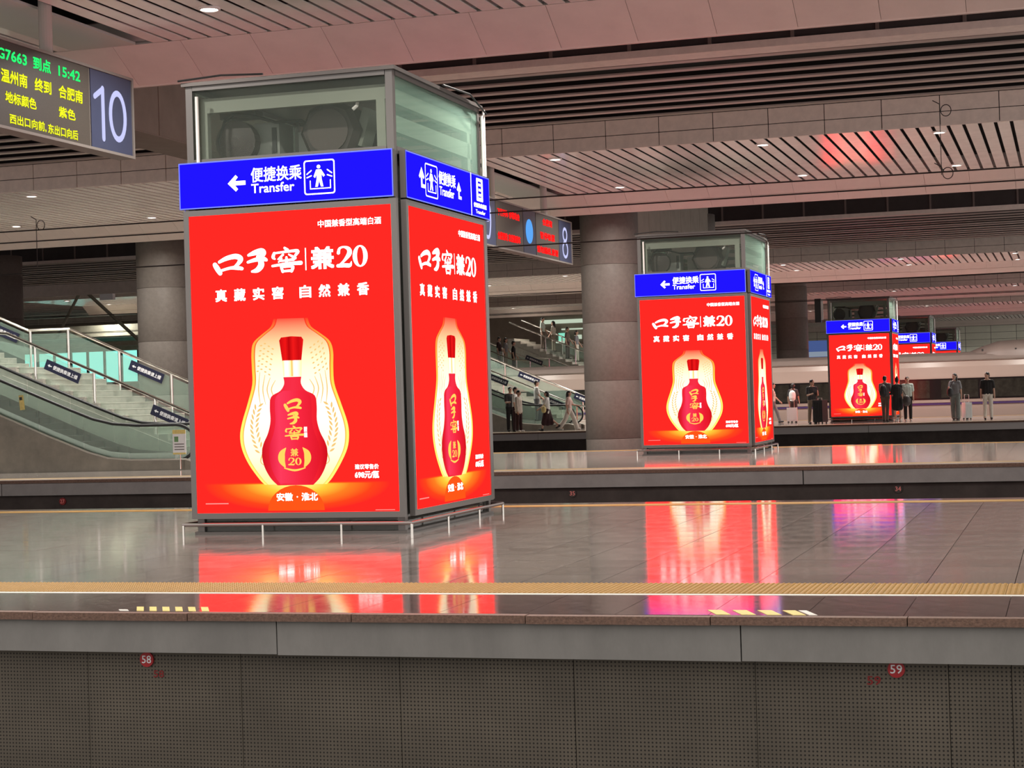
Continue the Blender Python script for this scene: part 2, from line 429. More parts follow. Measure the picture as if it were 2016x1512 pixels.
def stroke(mb, pts, y=0, seg=5):
    """brush stroke: list of (x, z, width)"""
    P = []
    n = len(pts)
    for i in range(n-1):      # catmull-rom
        p0, p1, p2, p3 = pts[max(i-1, 0)], pts[i], pts[i+1], pts[min(i+2, n-1)]
        for k in range(seg):
            t = k/seg
            P.append(tuple(.5*((2*b) + (c-a)*t + (2*a-5*b+4*c-d)*t*t + (-a+3*b-3*c+d)*t**3) for a, b, c, d in zip(p0, p1, p2, p3)))
    P.append(pts[-1])
    Lf, Rt = [], []
    for i, (x, z, w) in enumerate(P):
        a, b = P[max(i-1, 0)], P[min(i+1, len(P)-1)]
        dx, dz = b[0]-a[0], b[1]-a[1]; l = math.hypot(dx, dz) or 1
        nx, nz = -dz/l*w/2, dx/l*w/2
        Lf.append((x+nx, z+nz)); Rt.append((x-nx, z-nz))
    vl = [mb.bm.verts.new((x, y, z)) for x, z in Lf]; vr = [mb.bm.verts.new((x, y, z)) for x, z in Rt]
    for i in range(len(P)-1):
        f = mb.bm.faces.new((vl[i], vl[i+1], vr[i+1], vr[i])); f.normal_update()
        if f.normal.y > 0: f.normal_flip()
    for (x, z, w) in (P[0], P[-1]):
        if w > .004: mb.flat([(x+w/2*math.cos(2*PI*k/10), z+w/2*math.sin(2*PI*k/10)) for k in range(10)], y-.0003)
    return mb
def rrect(x0, x1, z0, z1, r, n=4):
    P = []
    for cx, cz, a0 in ((x1-r, z1-r, 0), (x0+r, z1-r, PI/2), (x0+r, z0+r, PI), (x1-r, z0+r, 3*PI/2)):
        P += [(cx+r*math.cos(a0+PI/2*k/n), cz+r*math.sin(a0+PI/2*k/n)) for k in range(n+1)]
    return P
ORD = ['first', 'second', 'third', 'fourth', 'fifth', 'sixth', 'seventh', 'eighth', 'ninth', 'tenth', 'eleventh', 'twelfth']
# ================================================================== THE SETTING
XL, XR = -72.0, 9.0
ZS = 6.465                     # slatted ceiling level
# ---- ground under the tracks
g = MB().box(XL, XR, -6, 152, -1.45, -1.25).build('ground', M_ground)
tag(g, 'dark ballast track bed lying below the station platforms', 'ground', kind='structure')

# ---- nearest platform (11.14 .. 22.76)
E1, F1 = 11.14, 22.76
plat = MB().box(XL, XR, E1+.045, F1-.05, -.07, -.032).box(XL, XR, E1+.27, F1-.1, -1.25, -.07).build('floor', M_slab)
tag(plat, 'polished grey granite floor of the nearest station platform', 'floor', kind='structure')
def tile_mesh(w, d, mat, name='tile'):
    return MB().box(-w/2, w/2, -d/2, d/2, -.03, 0).mesh(name, mat, bevel=.0025)
T = .6
tm = [tile_mesh(T-.005, T-.005, m) for m in (M_tile, M_tile, M_tile2)]
tx0 = -1.01                     # a joint between tiles passes here
cells = []
rows = [13.02 + T*j + T/2 for j in range(15)]       # up to 22.02
for y in rows:
    for i in range(-110, 16):
        x = tx0 + T*i + T/2
        if x < XL+1 or x > XR: continue
        # distance from the camera and a wide view cone
        dx, dy = x, y
        rx = (_c*dx + _s*dy)/(-_s*dx + _c*dy)
        cells.append((abs(rx) < .30, y, x))
vis = sorted([c for c in cells if c[0]], key=lambda c: c[1])
near = vis[:300]
for _, y, x in near:
    link('tile', random.choice(tm), plat, (x, y, random.uniform(-.0006, .0006)))
rest = MB()
ns = set((round(y, 3), round(x, 3)) for _, y, x in near)
for _, y, x in cells:
    if (round(y, 3), round(x, 3)) in ns: continue
    rest.box(x-T/2+.0025, x+T/2-.0025, y-T/2+.0025, y+T/2-.0025, -.03, 0)
tag(rest.build('tile_field', M_tile, plat), kind='stuff')
# darker stones between the tactile strip and the edge, 0.6 m wide
em = tile_mesh(T-.004, 1.08, M_edgef, 'edge_tile')
for i in range(-24, 8):
    link('edge_tile', em, plat, (tx0 + T*i + T/2, 11.725, 0))
tag(MB().box(XL, tx0-24*T, 11.185, 12.265, -.03, 0).build('edge_tile_field', M_edgef, plat), kind='stuff')
# thin white line and the yellow tactile strip (blister tiles)
MB().box(XL, XR, 12.27, 12.335, -.03, .002).build('white_line', M_white, plat)
def blister_tile():
    mb = MB(); mb.box(-.1485, .1485, -.3235, .3235, -.03, .003)
    n, m2 = 8, 17
    for i in range(n):
        for j in range(m2):
            x = -.13 + .26*i/(n-1); y = -.305 + .61*j/(m2-1)
            ring0 = [mb.bm.verts.new((x+.0135*math.cos(k*PI/3), y+.0135*math.sin(k*PI/3), .003)) for k in range(6)]
            ring1 = [mb.bm.verts.new((x+.008*math.cos(k*PI/3), y+.008*math.sin(k*PI/3), .0085)) for k in range(6)]
            for k in range(6): mb.bm.faces.new((ring0[k], ring0[(k+1) % 6], ring1[(k+1) % 6], ring1[k]))
            mb.bm.faces.new(ring1)
    return mb.mesh('tactile_tile', M_yellow)
bt = blister_tile()
for i in range(-36, 14): link('tactile_tile', bt, plat, (-.9+.3*i, 12.68, 0))
MB().box(XL, -12.0, 12.35, 13.0, -.03, .004).build('tactile_strip', M_yellow, plat)
# far side of this platform: tactile strip, white line, edge stone
MB().box(XL, XR, 22.03, 22.33, -.03, .004).build('tactile_strip', M_yellow, plat)
MB().box(XL, XR, 22.335, F1, -.06, 0).build('edge_stone', M_edgef, plat)
# brown granite nosing, 1.2 m stones, slightly uneven
nm = MB().box(-.597, .597, 0, .085, -.052, 0).mesh('nosing_stone', M_nose, bevel=.006)
for i in range(-14, 8):
    link('nosing_stone', nm, plat, (-2.18 + 1.2*i + .6, E1-.04+random.uniform(-.004, .004), random.uniform(-.003, .001)))
tag(MB().box(XL, -2.18-14*1.2, E1-.04, E1+.045, -.052, 0).build('nosing_field', M_nose, plat), kind='stuff')
# grey painted coping under the nosing, pieces with joints
xs = [XL, -24, -18, -12.2, -9.2, -5.14, -2.0, 1.4, 5, XR]
for a, b in zip(xs, xs[1:]):
    MB().box(a+.004, b-.004, E1, E1+.16, -.28+random.uniform(-.004, .003), -.052).build('coping_panel', M_cope, plat)
# worn yellow bars painted at the edge
def slant_bar(x, w, lean, mat, ya=11.2, yb=11.43):
    mb = MB(); v = [mb.bm.verts.new(q) for q in ((x, ya, .0025), (x+w, ya, .0025), (x+w+lean, yb, .0025), (x+lean, yb, .0025))]
    u = [mb.bm.verts.new((q.co.x, q.co.y, -.001)) for q in v]
    mb.bm.faces.new(v); mb.bm.faces.new(u[::-1])
    for i in range(4): mb.bm.faces.new((u[i], u[(i+1) % 4], v[(i+1) % 4], v[i]))
    return mb.build('painted_bar', mat, plat)
slant_bar(-6.35, .07, -.05, M_white, 11.2, 11.27)
for x in (-6.22, -6.12, -6.02, -5.92, -5.82, -5.72): slant_bar(x, .055, -.125, M_paint)
for x, w, m in ((-2.16, .09, M_paint), (-2.0, .09, M_paint), (-1.84, .09, M_paint), (-1.68, .08, M_paint), (-1.58, .05, M_white)):
    slant_bar(x, w, -.10, m)
# ---- perforated wall under the edge
pw = MB().box(XL, XR, E1+.20, E1+.26, -1.25, -.06).build('wall_front', M_back)
tag(pw, 'dark wall below the nearest platform edge clad in perforated sheet', 'wall', kind='structure')
pj = [-23.2, -22.0, -20.8, -19.6, -18.4, -17.2, -16, -14.8, -13.6, -12.56, -11.38, -10.2, -9.02, -7.84, -6.66, -5.48, -4.32, -3.12, -1.94, -.76, -.39, .8, 2.0, 3.2]
for a, b in zip(pj, pj[1:]):
    MB().box(a+.002, b-.002, E1+.14+random.uniform(0, .006), E1+.17, -1.25, -.275).build('perforated_panel', M_perf, pw)
# number discs and stencilled numbers
for n, x, zz, lab in (('58', -6.19, -.345, 'round red disc reading fifty-eight under the nearest kiosk side of the platform'), ('59', -1.07, -.335, 'round red disc reading fifty-nine near the panel seam at the right')):
    y = E1+.125
    s = empty('number_disc', (x, y, zz)); tag(s, lab, 'sign', 'platform position discs')
    MB().lathe([(.052, 0), (.052, .012)], seg=32, axis='y').build('disc', M_red58, s)
    add_text(MB(), n, -.036, .036, -.026, .028, .012, -.0015).build('numerals', M_signw, s)
    mb = add_text(MB(), n, -.025, .055, -.125, -.075, .02, -.001) if n == '58' else add_text(MB(), n, -.2, -.115, -.10, -.045, .02, -.001)
    tag(mb.build('stencil_number', M_stenc, None, (x+(.07 if n == '58' else .02), E1+.138, zz)), 'faded red stencil sprayed below the disc reading fifty-eight' if n == '58' else 'faded red stencil sprayed just left of the disc reading fifty-nine', 'marking')

# ---- further platforms
M_tilef = None
def far_floor_mat():
    m, N, L = nmat('floor_granite_far'); b = N['Principled BSDF']
    tc = N.new('ShaderNodeTexCoord')
    br = N.new('ShaderNodeTexBrick'); br.offset = 0; br.squash = 1
    br.inputs['Color1'].default_value = (.36, .32, .295, 1); br.inputs['Color2'].default_value = (.325, .29, .265, 1)
    br.inputs['Mortar'].default_value = (.08, .065, .06, 1); br.inputs['Scale'].default_value = 1
    br.inputs['Brick Width'].default_value = .6; br.inputs['Row Height'].default_value = .6; br.inputs['Mortar Size'].default_value = .006
    L.new(tc.outputs['Object'], br.inputs['Vector']); L.new(br.outputs['Color'], b.inputs['Base Color'])
    b.inputs['Roughness'].default_value = .075; b.inputs['Specular IOR Level'].default_value = .62
    return m
M_tilef = far_floor_mat()
def far_platform(y0, y1, label, wlabel, joints, cmat=M_cope2):
    p = MB().box(XL, XR, y0+.3, y1, -1.25, 0).build('floor', M_tilef)
    tag(p, label, 'floor', kind='structure')
    MB().box(XL, XR, y0-.03, y0+.305, -.06, .003).build('edge_stone', M_nose, p)
    MB().box(XL, XR, y0+.35, y0+1.0, 0, .004).build('tactile_strip', M_yellow, p)
    MB().box(XL, XR, y0+.31, y0+.345, 0, .004).build('white_line', M_white, p)
    MB().box(XL, XR, y1-.75, y1-.4, 0, .004).build('tactile_strip', M_yellow, p)
    for a, b in zip(joints, joints[1:]):
        MB().box(a+.01, b-.01, y0, y0+.1, -.31, -.06).build('coping_panel', cmat, p)
    w = MB().box(XL, XR, y0+.12, y0+.2, -1.25, -.3).build('wall_front', M_darkw)
    tag(w, wlabel, 'wall', kind='structure')
    return p, w
p2, w2 = far_platform(32.38, 44.18, 'polished granite floor of the second platform under the second kiosk', 'dark wall below the edge of the second platform', [XL, -40, -30, -21, -13.5, -4.6, 2.5, XR])
p3, w3 = far_platform(68.13, 79.7, 'polished granite floor of the third platform in front of the train', 'dark wall below the edge of the third platform', [XL, -45, -33, -20, -7.2, 4, XR], pbr('grey_concrete_lightened', (.5, .48, .47), .8))  # third coping lightened in colour to make up for its shade
p4, w4 = far_platform(88.0, 101.0, 'granite floor of the fourth platform behind the white train', 'dark wall below the platform edge behind the train', [XL, -40, -20, XR])
p5, w5 = far_platform(112.0, 124.0, 'granite floor of the farthest platform below the back wall', 'dark wall below the farthest platform edge', [XL, -20, XR])
for n, (x, z, wd) in {'27': (-19.65, -.44, 'small red disc left of the nearest kiosk'), '35': (-8.9, -.42, 'tiny red number just right of the nearest kiosk'), '34': (-2.95, -.42, 'tiny red number right of the second kiosk')}.items():
    s = empty('number_disc', (x, 32.47, z)); tag(s, wd + ' on the dark second platform wall', 'sign', 'far position numbers')
    MB().lathe([(.075, 0), (.075, .02)], seg=20, axis='y').build('disc', M_stenc if n == '27' else M_darkw, s)
    add_text(MB(), n, -.05, .05, -.04, .04, .02, -.002).build('numerals', pbr('pale_red_numerals', (.75, .22, .2), .5), s)
# yellow framed hazard strips low on the wall of the second and third platform
for (x0, x1, y, z0, z1, lab) in ((-18.5, -14.2, 32.44, -1.12, -.94, 'yellow edged black striped ventilation strip low behind the nearest kiosk'), (-20.3, -17.2, 68.2, -1.0, -.75, 'yellow edged dark strip low on the third platform wall')):
    s = empty('hazard_strip', ((x0+x1)/2, y, z0)); tag(s, lab, 'barrier')
    w, h = (x1-x0)/2, z1-z0
    MB().box(-w, w, 0, .03, 0, h).build('backing', M_black, s)
    MB().box(-w, w, -.02, .0, h-.03, h).box(-w, -w+.04, -.02, 0, 0, h-.03).build('frame', M_paint, s)
    k = 0; x = -w+.08
    while x < w-.1:
        MB().prism_xz([(x, .02), (x+.06, .02), (x+.10, h-.05), (x+.04, h-.05)], -.012, 0).build('stripe', M_paint, s); x += .16

# ---- ceiling over the whole hall
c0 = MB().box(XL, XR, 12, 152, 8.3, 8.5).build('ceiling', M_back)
tag(c0, 'black void above the slatted and louvred station ceilings', 'ceiling', kind='structure')
def bay(y0, y1, x0, x1, name, lab, gap=None, individual=True, fascia=True, midline=True, beam=True, zf=7.03, fmat=None, bw=1.05):
    fmat = fmat or M_fasc
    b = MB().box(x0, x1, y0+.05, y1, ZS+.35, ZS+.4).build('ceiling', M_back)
    tag(b, 'ceiling of long pale slats ' + lab, 'ceiling', kind='structure')
    sm = MB().box(-.115, .115, y0+.03, y1, 0, .012).mesh('slat', M_slat)
    x = -5.43 - .3*int((-5.43-x0)/.3)
    big = MB(); nbig = 0
    while x < x1-.2:
        if not (gap and gap[0] < x+.04 < gap[1]):
            if individual: link('slat', sm, b, (x+.15, 0, ZS))
            else: big.box(x+.035, x+.265, y0+.03, y1, ZS, ZS+.012); nbig += 1
        x += .3
    if nbig: tag(big.build('slat_field', M_slat, b), kind='stuff')
    else: big.bm.free()
    if gap:
        MB().box(gap[0]+.08, gap[1]-.02, y0+.03, y1, ZS-.005, ZS+.03).build('access_panel', M_panelc, b)
    if fascia:
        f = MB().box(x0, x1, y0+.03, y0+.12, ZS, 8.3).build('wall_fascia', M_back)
        tag(f, 'grey panelled fascia above the platform ' + lab, 'fascia', kind='structure')
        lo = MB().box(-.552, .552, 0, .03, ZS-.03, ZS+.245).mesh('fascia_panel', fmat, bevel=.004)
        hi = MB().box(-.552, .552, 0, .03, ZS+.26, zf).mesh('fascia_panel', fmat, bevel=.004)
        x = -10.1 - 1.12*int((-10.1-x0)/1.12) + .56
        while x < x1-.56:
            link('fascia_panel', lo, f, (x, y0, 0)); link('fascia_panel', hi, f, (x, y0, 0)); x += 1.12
    if beam:
        q = MB().prism_yz([(y1+.06, ZS+.06), (y1+.74, 6.08), (y1+.76, 6.08), (y1+.8, 8.3), (y1+.06, 8.3)], x0, x1).build('ceiling_beam', M_beam)
        tag(q, 'sloping beam soffit cladding at the far edge of slats ' + lab, 'beam', kind='structure')
        def pan(a, b2):
            za, zb = ZS+(6.03-ZS)*a, ZS+(6.03-ZS)*b2; ya, yb = y1+.02+.74*a, y1+.02+.74*b2
            return MB().prism_yz([(ya, za), (yb, zb), (yb+.02, zb+.03), (ya+.02, za+.03)], -bw/2+.003, bw/2-.003).mesh('beam_panel', M_beam)
        ms = [pan(0, .56), pan(.585, 1)] if midline else [pan(0, 1)]
        x = -11.59 - bw*int((-11.59-x0)/bw) + bw/2
        while x < x1-bw/2:
            for m in ms: link('beam_panel', m, q, (x, 0, 0))
            x += bw
        MB().box(x0, x1, y1+.76, y1+.83, 6.02, 6.09).build('beam_edge', M_beam, q)
    return b
bay(14.58, 22.52, -19, 2.0, 'one', 'over the nearest platform', gap=(-13.35, -12.25), midline=False, fascia=False)
bay(36.2, 44.17, -35.5, 3.0, 'two', 'over the second platform', gap=(-13.40, -12.25))
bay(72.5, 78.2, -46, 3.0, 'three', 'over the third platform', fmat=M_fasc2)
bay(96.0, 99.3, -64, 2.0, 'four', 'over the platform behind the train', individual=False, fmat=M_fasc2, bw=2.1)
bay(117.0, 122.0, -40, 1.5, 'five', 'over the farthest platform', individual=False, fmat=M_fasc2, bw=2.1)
bay(140.5, 149.5, -40, 1.0, 'six', 'just before the back wall', individual=False, fmat=M_fasc2, bw=2.1)

def louvers(y0, y1, x0, x1, lab, zl=7.04, pitch=.80, pw_=1.36):
    l = MB().box(x0, x1, y0-.02, y1, zl+.9, zl+.95).build('ceiling', M_back)
    tag(l, 'black ceiling with long louvre blades ' + lab, 'ceiling', kind='structure')
    y = y0+.62
    bm_ = MB().box(x0, x1, -.11, .11, 0, .03).mesh('louver_blade', M_louv)
    while y < y1-.1:
        link('louver_blade', bm_, l, (0, y, zl+random.uniform(-.006, .006))); y += pitch
    r = MB().box(x0, x1, y0-.4, y0-.3, zl-.03, 8.3).build('wall_recess', M_recess)
    tag(r, 'dark recessed band with thin uprights above louvres ' + lab, 'wall', kind='structure')
    MB().box(x0, x1, y0-.46, y0+.1, zl-.06, zl+.06).build('trim_strip', M_fasc, r)
    mm = MB().box(-.03, .03, -.03, 0, zl+.06, 8.3).mesh('upright', M_mull)
    x = -8.21 - pw_*int((-8.21-x0)/pw_)
    while x < x1: link('upright', mm, r, (x, y0-.4, 0)); x += pw_
louvers(29.85, 36.2, -34, 3.5, 'over the first tracks')
louvers(60.3, 72.5, -46, 3.5, 'over the middle tracks', pitch=.92, zl=7.0)
for y0, y1, z, lab in ((79.2, 96, 6.9, 'above the white train'), (100.4, 117, 6.9, 'beyond the fourth platform'), (123.2, 140.5, 6.9, 'before the farthest slats')):
    s = MB().box(XL, XR, y0, y1, z+.12, z+.2).build('ceiling', M_brown)
    tag(s, 'dim brown flat ceiling ' + lab, 'ceiling', kind='structure')
    nb = int((y1-y0)/1.6)
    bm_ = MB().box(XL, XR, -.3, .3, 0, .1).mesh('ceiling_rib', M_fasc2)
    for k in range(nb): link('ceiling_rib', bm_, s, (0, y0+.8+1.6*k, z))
# brown cross beams running away from the viewer
for x, y0, y1, z0, lab in ((-14.0, 23.5, 36.1, 5.8, 'brown cross beam over the first tracks beside board ten'), (-10.75, 46.4, 56.3, 5.2, 'brown cross beam joining two pillars behind the second kiosk')):
    b = MB().box(x-.9, x, y0, y1, z0, 8.3).build('cross_beam', M_brown); tag(b, lab, 'beam', kind='structure')
    pm = MB().box(0, .012, -.7, .7, z0+.02, 7.6).mesh('cladding_panel', M_brown)
    y = y0+.75
    while y < y1-.6: link('cladding_panel', pm, b, (x, y, 0)); y += 1.42

# ---- pillars
def pillar(x, y, z0, z1, lab, r=.76):
    p = MB().cyl((0, 0), r-.02, z0, z1, 40).build('pillar', M_back, None, (x, y, 0)); tag(p, lab, 'pillar', kind='structure')
    zz = z0; h = 1.5
    ring = MB().lathe([(r-.02, 0), (r-.004, .004), (r, .012), (r, h-.012), (r-.004, h-.004), (r-.02, h)], seg=48).mesh('cladding_ring', M_pillar, True)
    smooth_angle(ring)
    while zz < z1-.2:
        k = min(1, (z1-zz)/h); o = link('cladding_ring', ring, p, (0, 0, zz)); o.scale = (1, 1, k); zz += h
pillar(-11.36, 45.85, -1.25, 7.0, 'round stone clad pillar left of the second kiosk')
pillar(-11.36, 56.7, -1.25, 7.0, 'round pillar standing behind the top of the second kiosk')
pillar(-24.3, 45.85, -1.25, 7.0, 'round pillar behind the stairs beside the nearest kiosk')
pillar(-36.56, 56.7, -1.25, 7.0, 'round pale pillar behind the escalator at the left edge')
pillar(-12.6, 86.5, -1.25, 7.0, 'round pillar rising behind the train between the kiosks')
pillar(-41.0, 97.5, 0, 7.0, 'short stretch of pillar behind people on the far stairs')

# ---- back wall and left end
bw_ = MB().box(XL, XR, 151.5, 152, -1.25, 8.3).build('wall_back', M_rlines); tag(bw_, 'pale green panelled wall closing the far end of the hall', 'wall', kind='structure')
bp = MB().box(-.98, .98, -.03, 0, 0, .52).mesh('wall_panel', M_rback)
for i in range(-14, 6):
    for j in range(12): link('wall_panel', bp, bw_, (2.0*i-1, 151.5, 2.2+.55*j-.0))
lw = MB().box(XL-.3, XL, 8, 152, -1.25, 8.3).build('wall_left', M_brown)
fw = MB().box(XL, -20.5, 104.3, 104.5, -1.25, 8.3).build('wall_inner', M_brown); tag(fw, 'dim brown wall behind the cyan windows and far stairs', 'wall', kind='structure')
tag(lw, 'dim brown wall closing the hall beyond the stairs', 'wall', kind='structure')
# lit glazed hall seen past the stairs
gw = MB().box(-66, -47, 101.6, 102.4, 2.3, 3.1).box(-66, -47, 101.6, 102.4, 5.1, 5.7).build('window_1', M_truss)
tag(gw, 'row of cyan lit windows seen beyond the stairs', 'window', kind='structure')
for i in range(15):
    x = -64.9+1.2*i
    MB().box(x-.54, x+.54, 101.9, 101.95, 3.12, 5.08).build('pane', E_cyan, gw)
    MB().box(x+.54, x+.66, 101.75, 102.0, 3.1, 5.1).build('mullion', M_recess, gw)
for k, (z, m) in enumerate(((5.9, M_fasc), (6.5, M_fasc2))):
    t = MB().box(-68, -44, 100.5, 101.2, z, z+.25).build('trim_%d' % (k+1), m); tag(t, ('pale' if k == 0 else 'grey')+' horizontal girder above the cyan lit windows', 'girder', kind='structure')
tb = MB().box(-12.6, -10.9, 90.4, 90.55, 2.5, 3.75).build('poster_panel', E_poster); [MB().box(x_, x_+.1, 90.45, 90.55, 0, 2.5).build('panel_leg', M_framed, tb) for x_ in (-12.5, -11.1)]; tag(tb, 'blue lit advertising panel beside the third kiosk', 'panel')
MB().box(-12.6, -10.9, 90.37, 90.4, 2.95, 3.2).box(-12.6, -10.9, 90.37, 90.4, 2.62, 2.7).build('pale_band', emi('poster_pale', (.42, .5, .62), .55), tb)
# ================================================================== ELEVATOR KIOSKS
KX, KW, KD, KT = -7.954, 2.53, 3.06, 4.944
PWD, PHT = 2.355, 3.236            # printed poster size
def brush(mb, x0, x1, z0, z1, strokes, y):
    w, h = x1-x0, z1-z0
    for i, s in enumerate(strokes): stroke(mb, [(x0+a*w, z0+b*h, c*h) for a, b, c in s], y-.0004*i)
KOU = [[(.05,.52,.26),(.13,.30,.30),(.22,.06,.26)], [(.20,.66,.16),(.45,.84,.24),(.75,.92,.28),(.92,.78,.30),(.85,.55,.22),(.72,.38,.12)], [(.28,.20,.14),(.55,.30,.16),(.78,.30,.22),(.96,.24,.18)]]
ZI = [[(.06,.80,.12),(.4,.9,.24),(.75,.95,.28),(.85,.83,.22),(.58,.66,.14)], [(.02,.48,.12),(.4,.57,.18),(.8,.6,.22),(.98,.54,.14)], [(.55,.7,.18),(.68,.5,.26),(.70,.3,.30),(.5,.1,.24),(.22,.04,.1)]]
JIAO = [[(.44,1.0,.1),(.53,.9,.16)], [(.07,.80,.12),(.03,.64,.15),(.09,.56,.07)], [(.08,.80,.08),(.5,.84,.1),(.9,.85,.13),(.82,.68,.12)], [(.38,.72,.1),(.20,.54,.06)], [(.58,.72,.06),(.80,.56,.14)],
        [(.32,.56,.1),(.22,.42,.06)], [(.28,.46,.08),(.75,.50,.11)], [(.5,.6,.1),(.5,.3,.13)], [(.0,.27,.1),(.5,.33,.13),(1.0,.34,.17)], [(.30,.22,.1),(.36,.02,.13)], [(.30,.20,.08),(.70,.22,.13),(.67,.02,.13)], [(.36,.03,.1),(.68,.04,.1)]]
TWO = [[(.12,.70,.17),(.2,.90,.12),(.48,.97,.09),(.80,.86,.20),(.84,.64,.24),(.5,.32,.13),(.1,.07,.09)], [(.06,.08,.16),(.5,.09,.19),(.86,.08,.18),(.97,.26,.03)]]
def zero(mb, x0, x1, z0, z1, y):
    cx, cz, a, b = (x0+x1)/2, (z0+z1)/2, (x1-x0)/2, (z1-z0)/2; n = 24
    A = [mb.bm.verts.new((cx+a*math.cos(2*PI*k/n), y, cz+b*math.sin(2*PI*k/n))) for k in range(n)]
    B = [mb.bm.verts.new((cx+a*.42*math.cos(2*PI*k/n), y, cz+b*.86*math.sin(2*PI*k/n))) for k in range(n)]
    for k in range(n):
        f = mb.bm.faces.new((A[k], A[(k+1) % n], B[(k+1) % n], B[k])); f.normal_update()
        if f.normal.y > 0: f.normal_flip()
def ring(mb, P, Q, y):
    A = [mb.bm.verts.new((x, y, z)) for x, z in P]; B = [mb.bm.verts.new((x, y, z)) for x, z in Q]; n = len(P)
    for k in range(n):
        f = mb.bm.faces.new((A[k], A[(k+1) % n], B[(k+1) % n], B[k])); f.normal_update()
        if f.normal.y > 0: f.normal_flip()
GL = [(.967,2.082),(.932,1.997),(.819,1.915),(.721,1.831),(.696,1.716),(.697,1.556),(.695,1.382),(.634,1.18),(.563,.978),(.534,.832),(.553,.685),(.627,.523),(.748,.36),(.81,.30)]
GR = [(1.366,2.078),(1.402,1.985),(1.508,1.907),(1.614,1.820),(1.649,1.705),(1.645,1.54),(1.653,1.365),(1.717,1.17),(1.787,.96),(1.803,.815),(1.778,.67),(1.696,.51),(1.598,.365),(1.533,.298)]
def inset(P, c, k): return [(c+(x-c)*k if True else x, z) for x, z in P]
def smooth2(P, n=4):
    Q = []
    for i in range(len(P)-1):
        p0, p1, p2, p3 = P[max(i-1, 0)], P[i], P[i+1], P[min(i+2, len(P)-1)]
        for k in range(n):
            t = k/n
            Q.append(tuple(.5*((2*b) + (c-a)*t + (2*a-5*b+4*c-d)*t*t + (-a+3*b-3*c+d)*t**3) for a, b, c, d in zip(p0, p1, p2, p3)))
    return Q+[P[-1]]
GLs, GRs = smooth2(GL), smooth2(GR)
def gourd(mb, d, y):
    L = [(x+d, z) for x, z in GLs]; R_ = [(x-d, z) for x, z in GRs]
    a = [mb.bm.verts.new((x, y, z)) for x, z in L]; b = [mb.bm.verts.new((x, y, z)) for x, z in R_]
    for i in range(len(a)-1):
        f = mb.bm.faces.new((a[i], b[i], b[i+1], a[i+1])); f.normal_update()
        if f.normal.y > 0: f.normal_flip()
    return mb
BR = [(1.18,1.887),(1.289,1.878),(1.311,1.846),(1.281,1.624),(1.275,1.451),(1.268,1.379),(1.317,1.305),(1.424,1.245),(1.444,1.129),(1.441,.984),(1.474,.854),(1.532,.737),(1.552,.621),(1.526,.491),(1.458,.37),(1.377,.291)]
def bottle_half(k0, k1):
    R_ = BR[k0:k1]; c = 1.17
    if k1 == 16: R_ = smooth2(R_)
    return [(x, z) for x, z in R_] + [(2*c-x, z) for x, z in R_[::-1]]
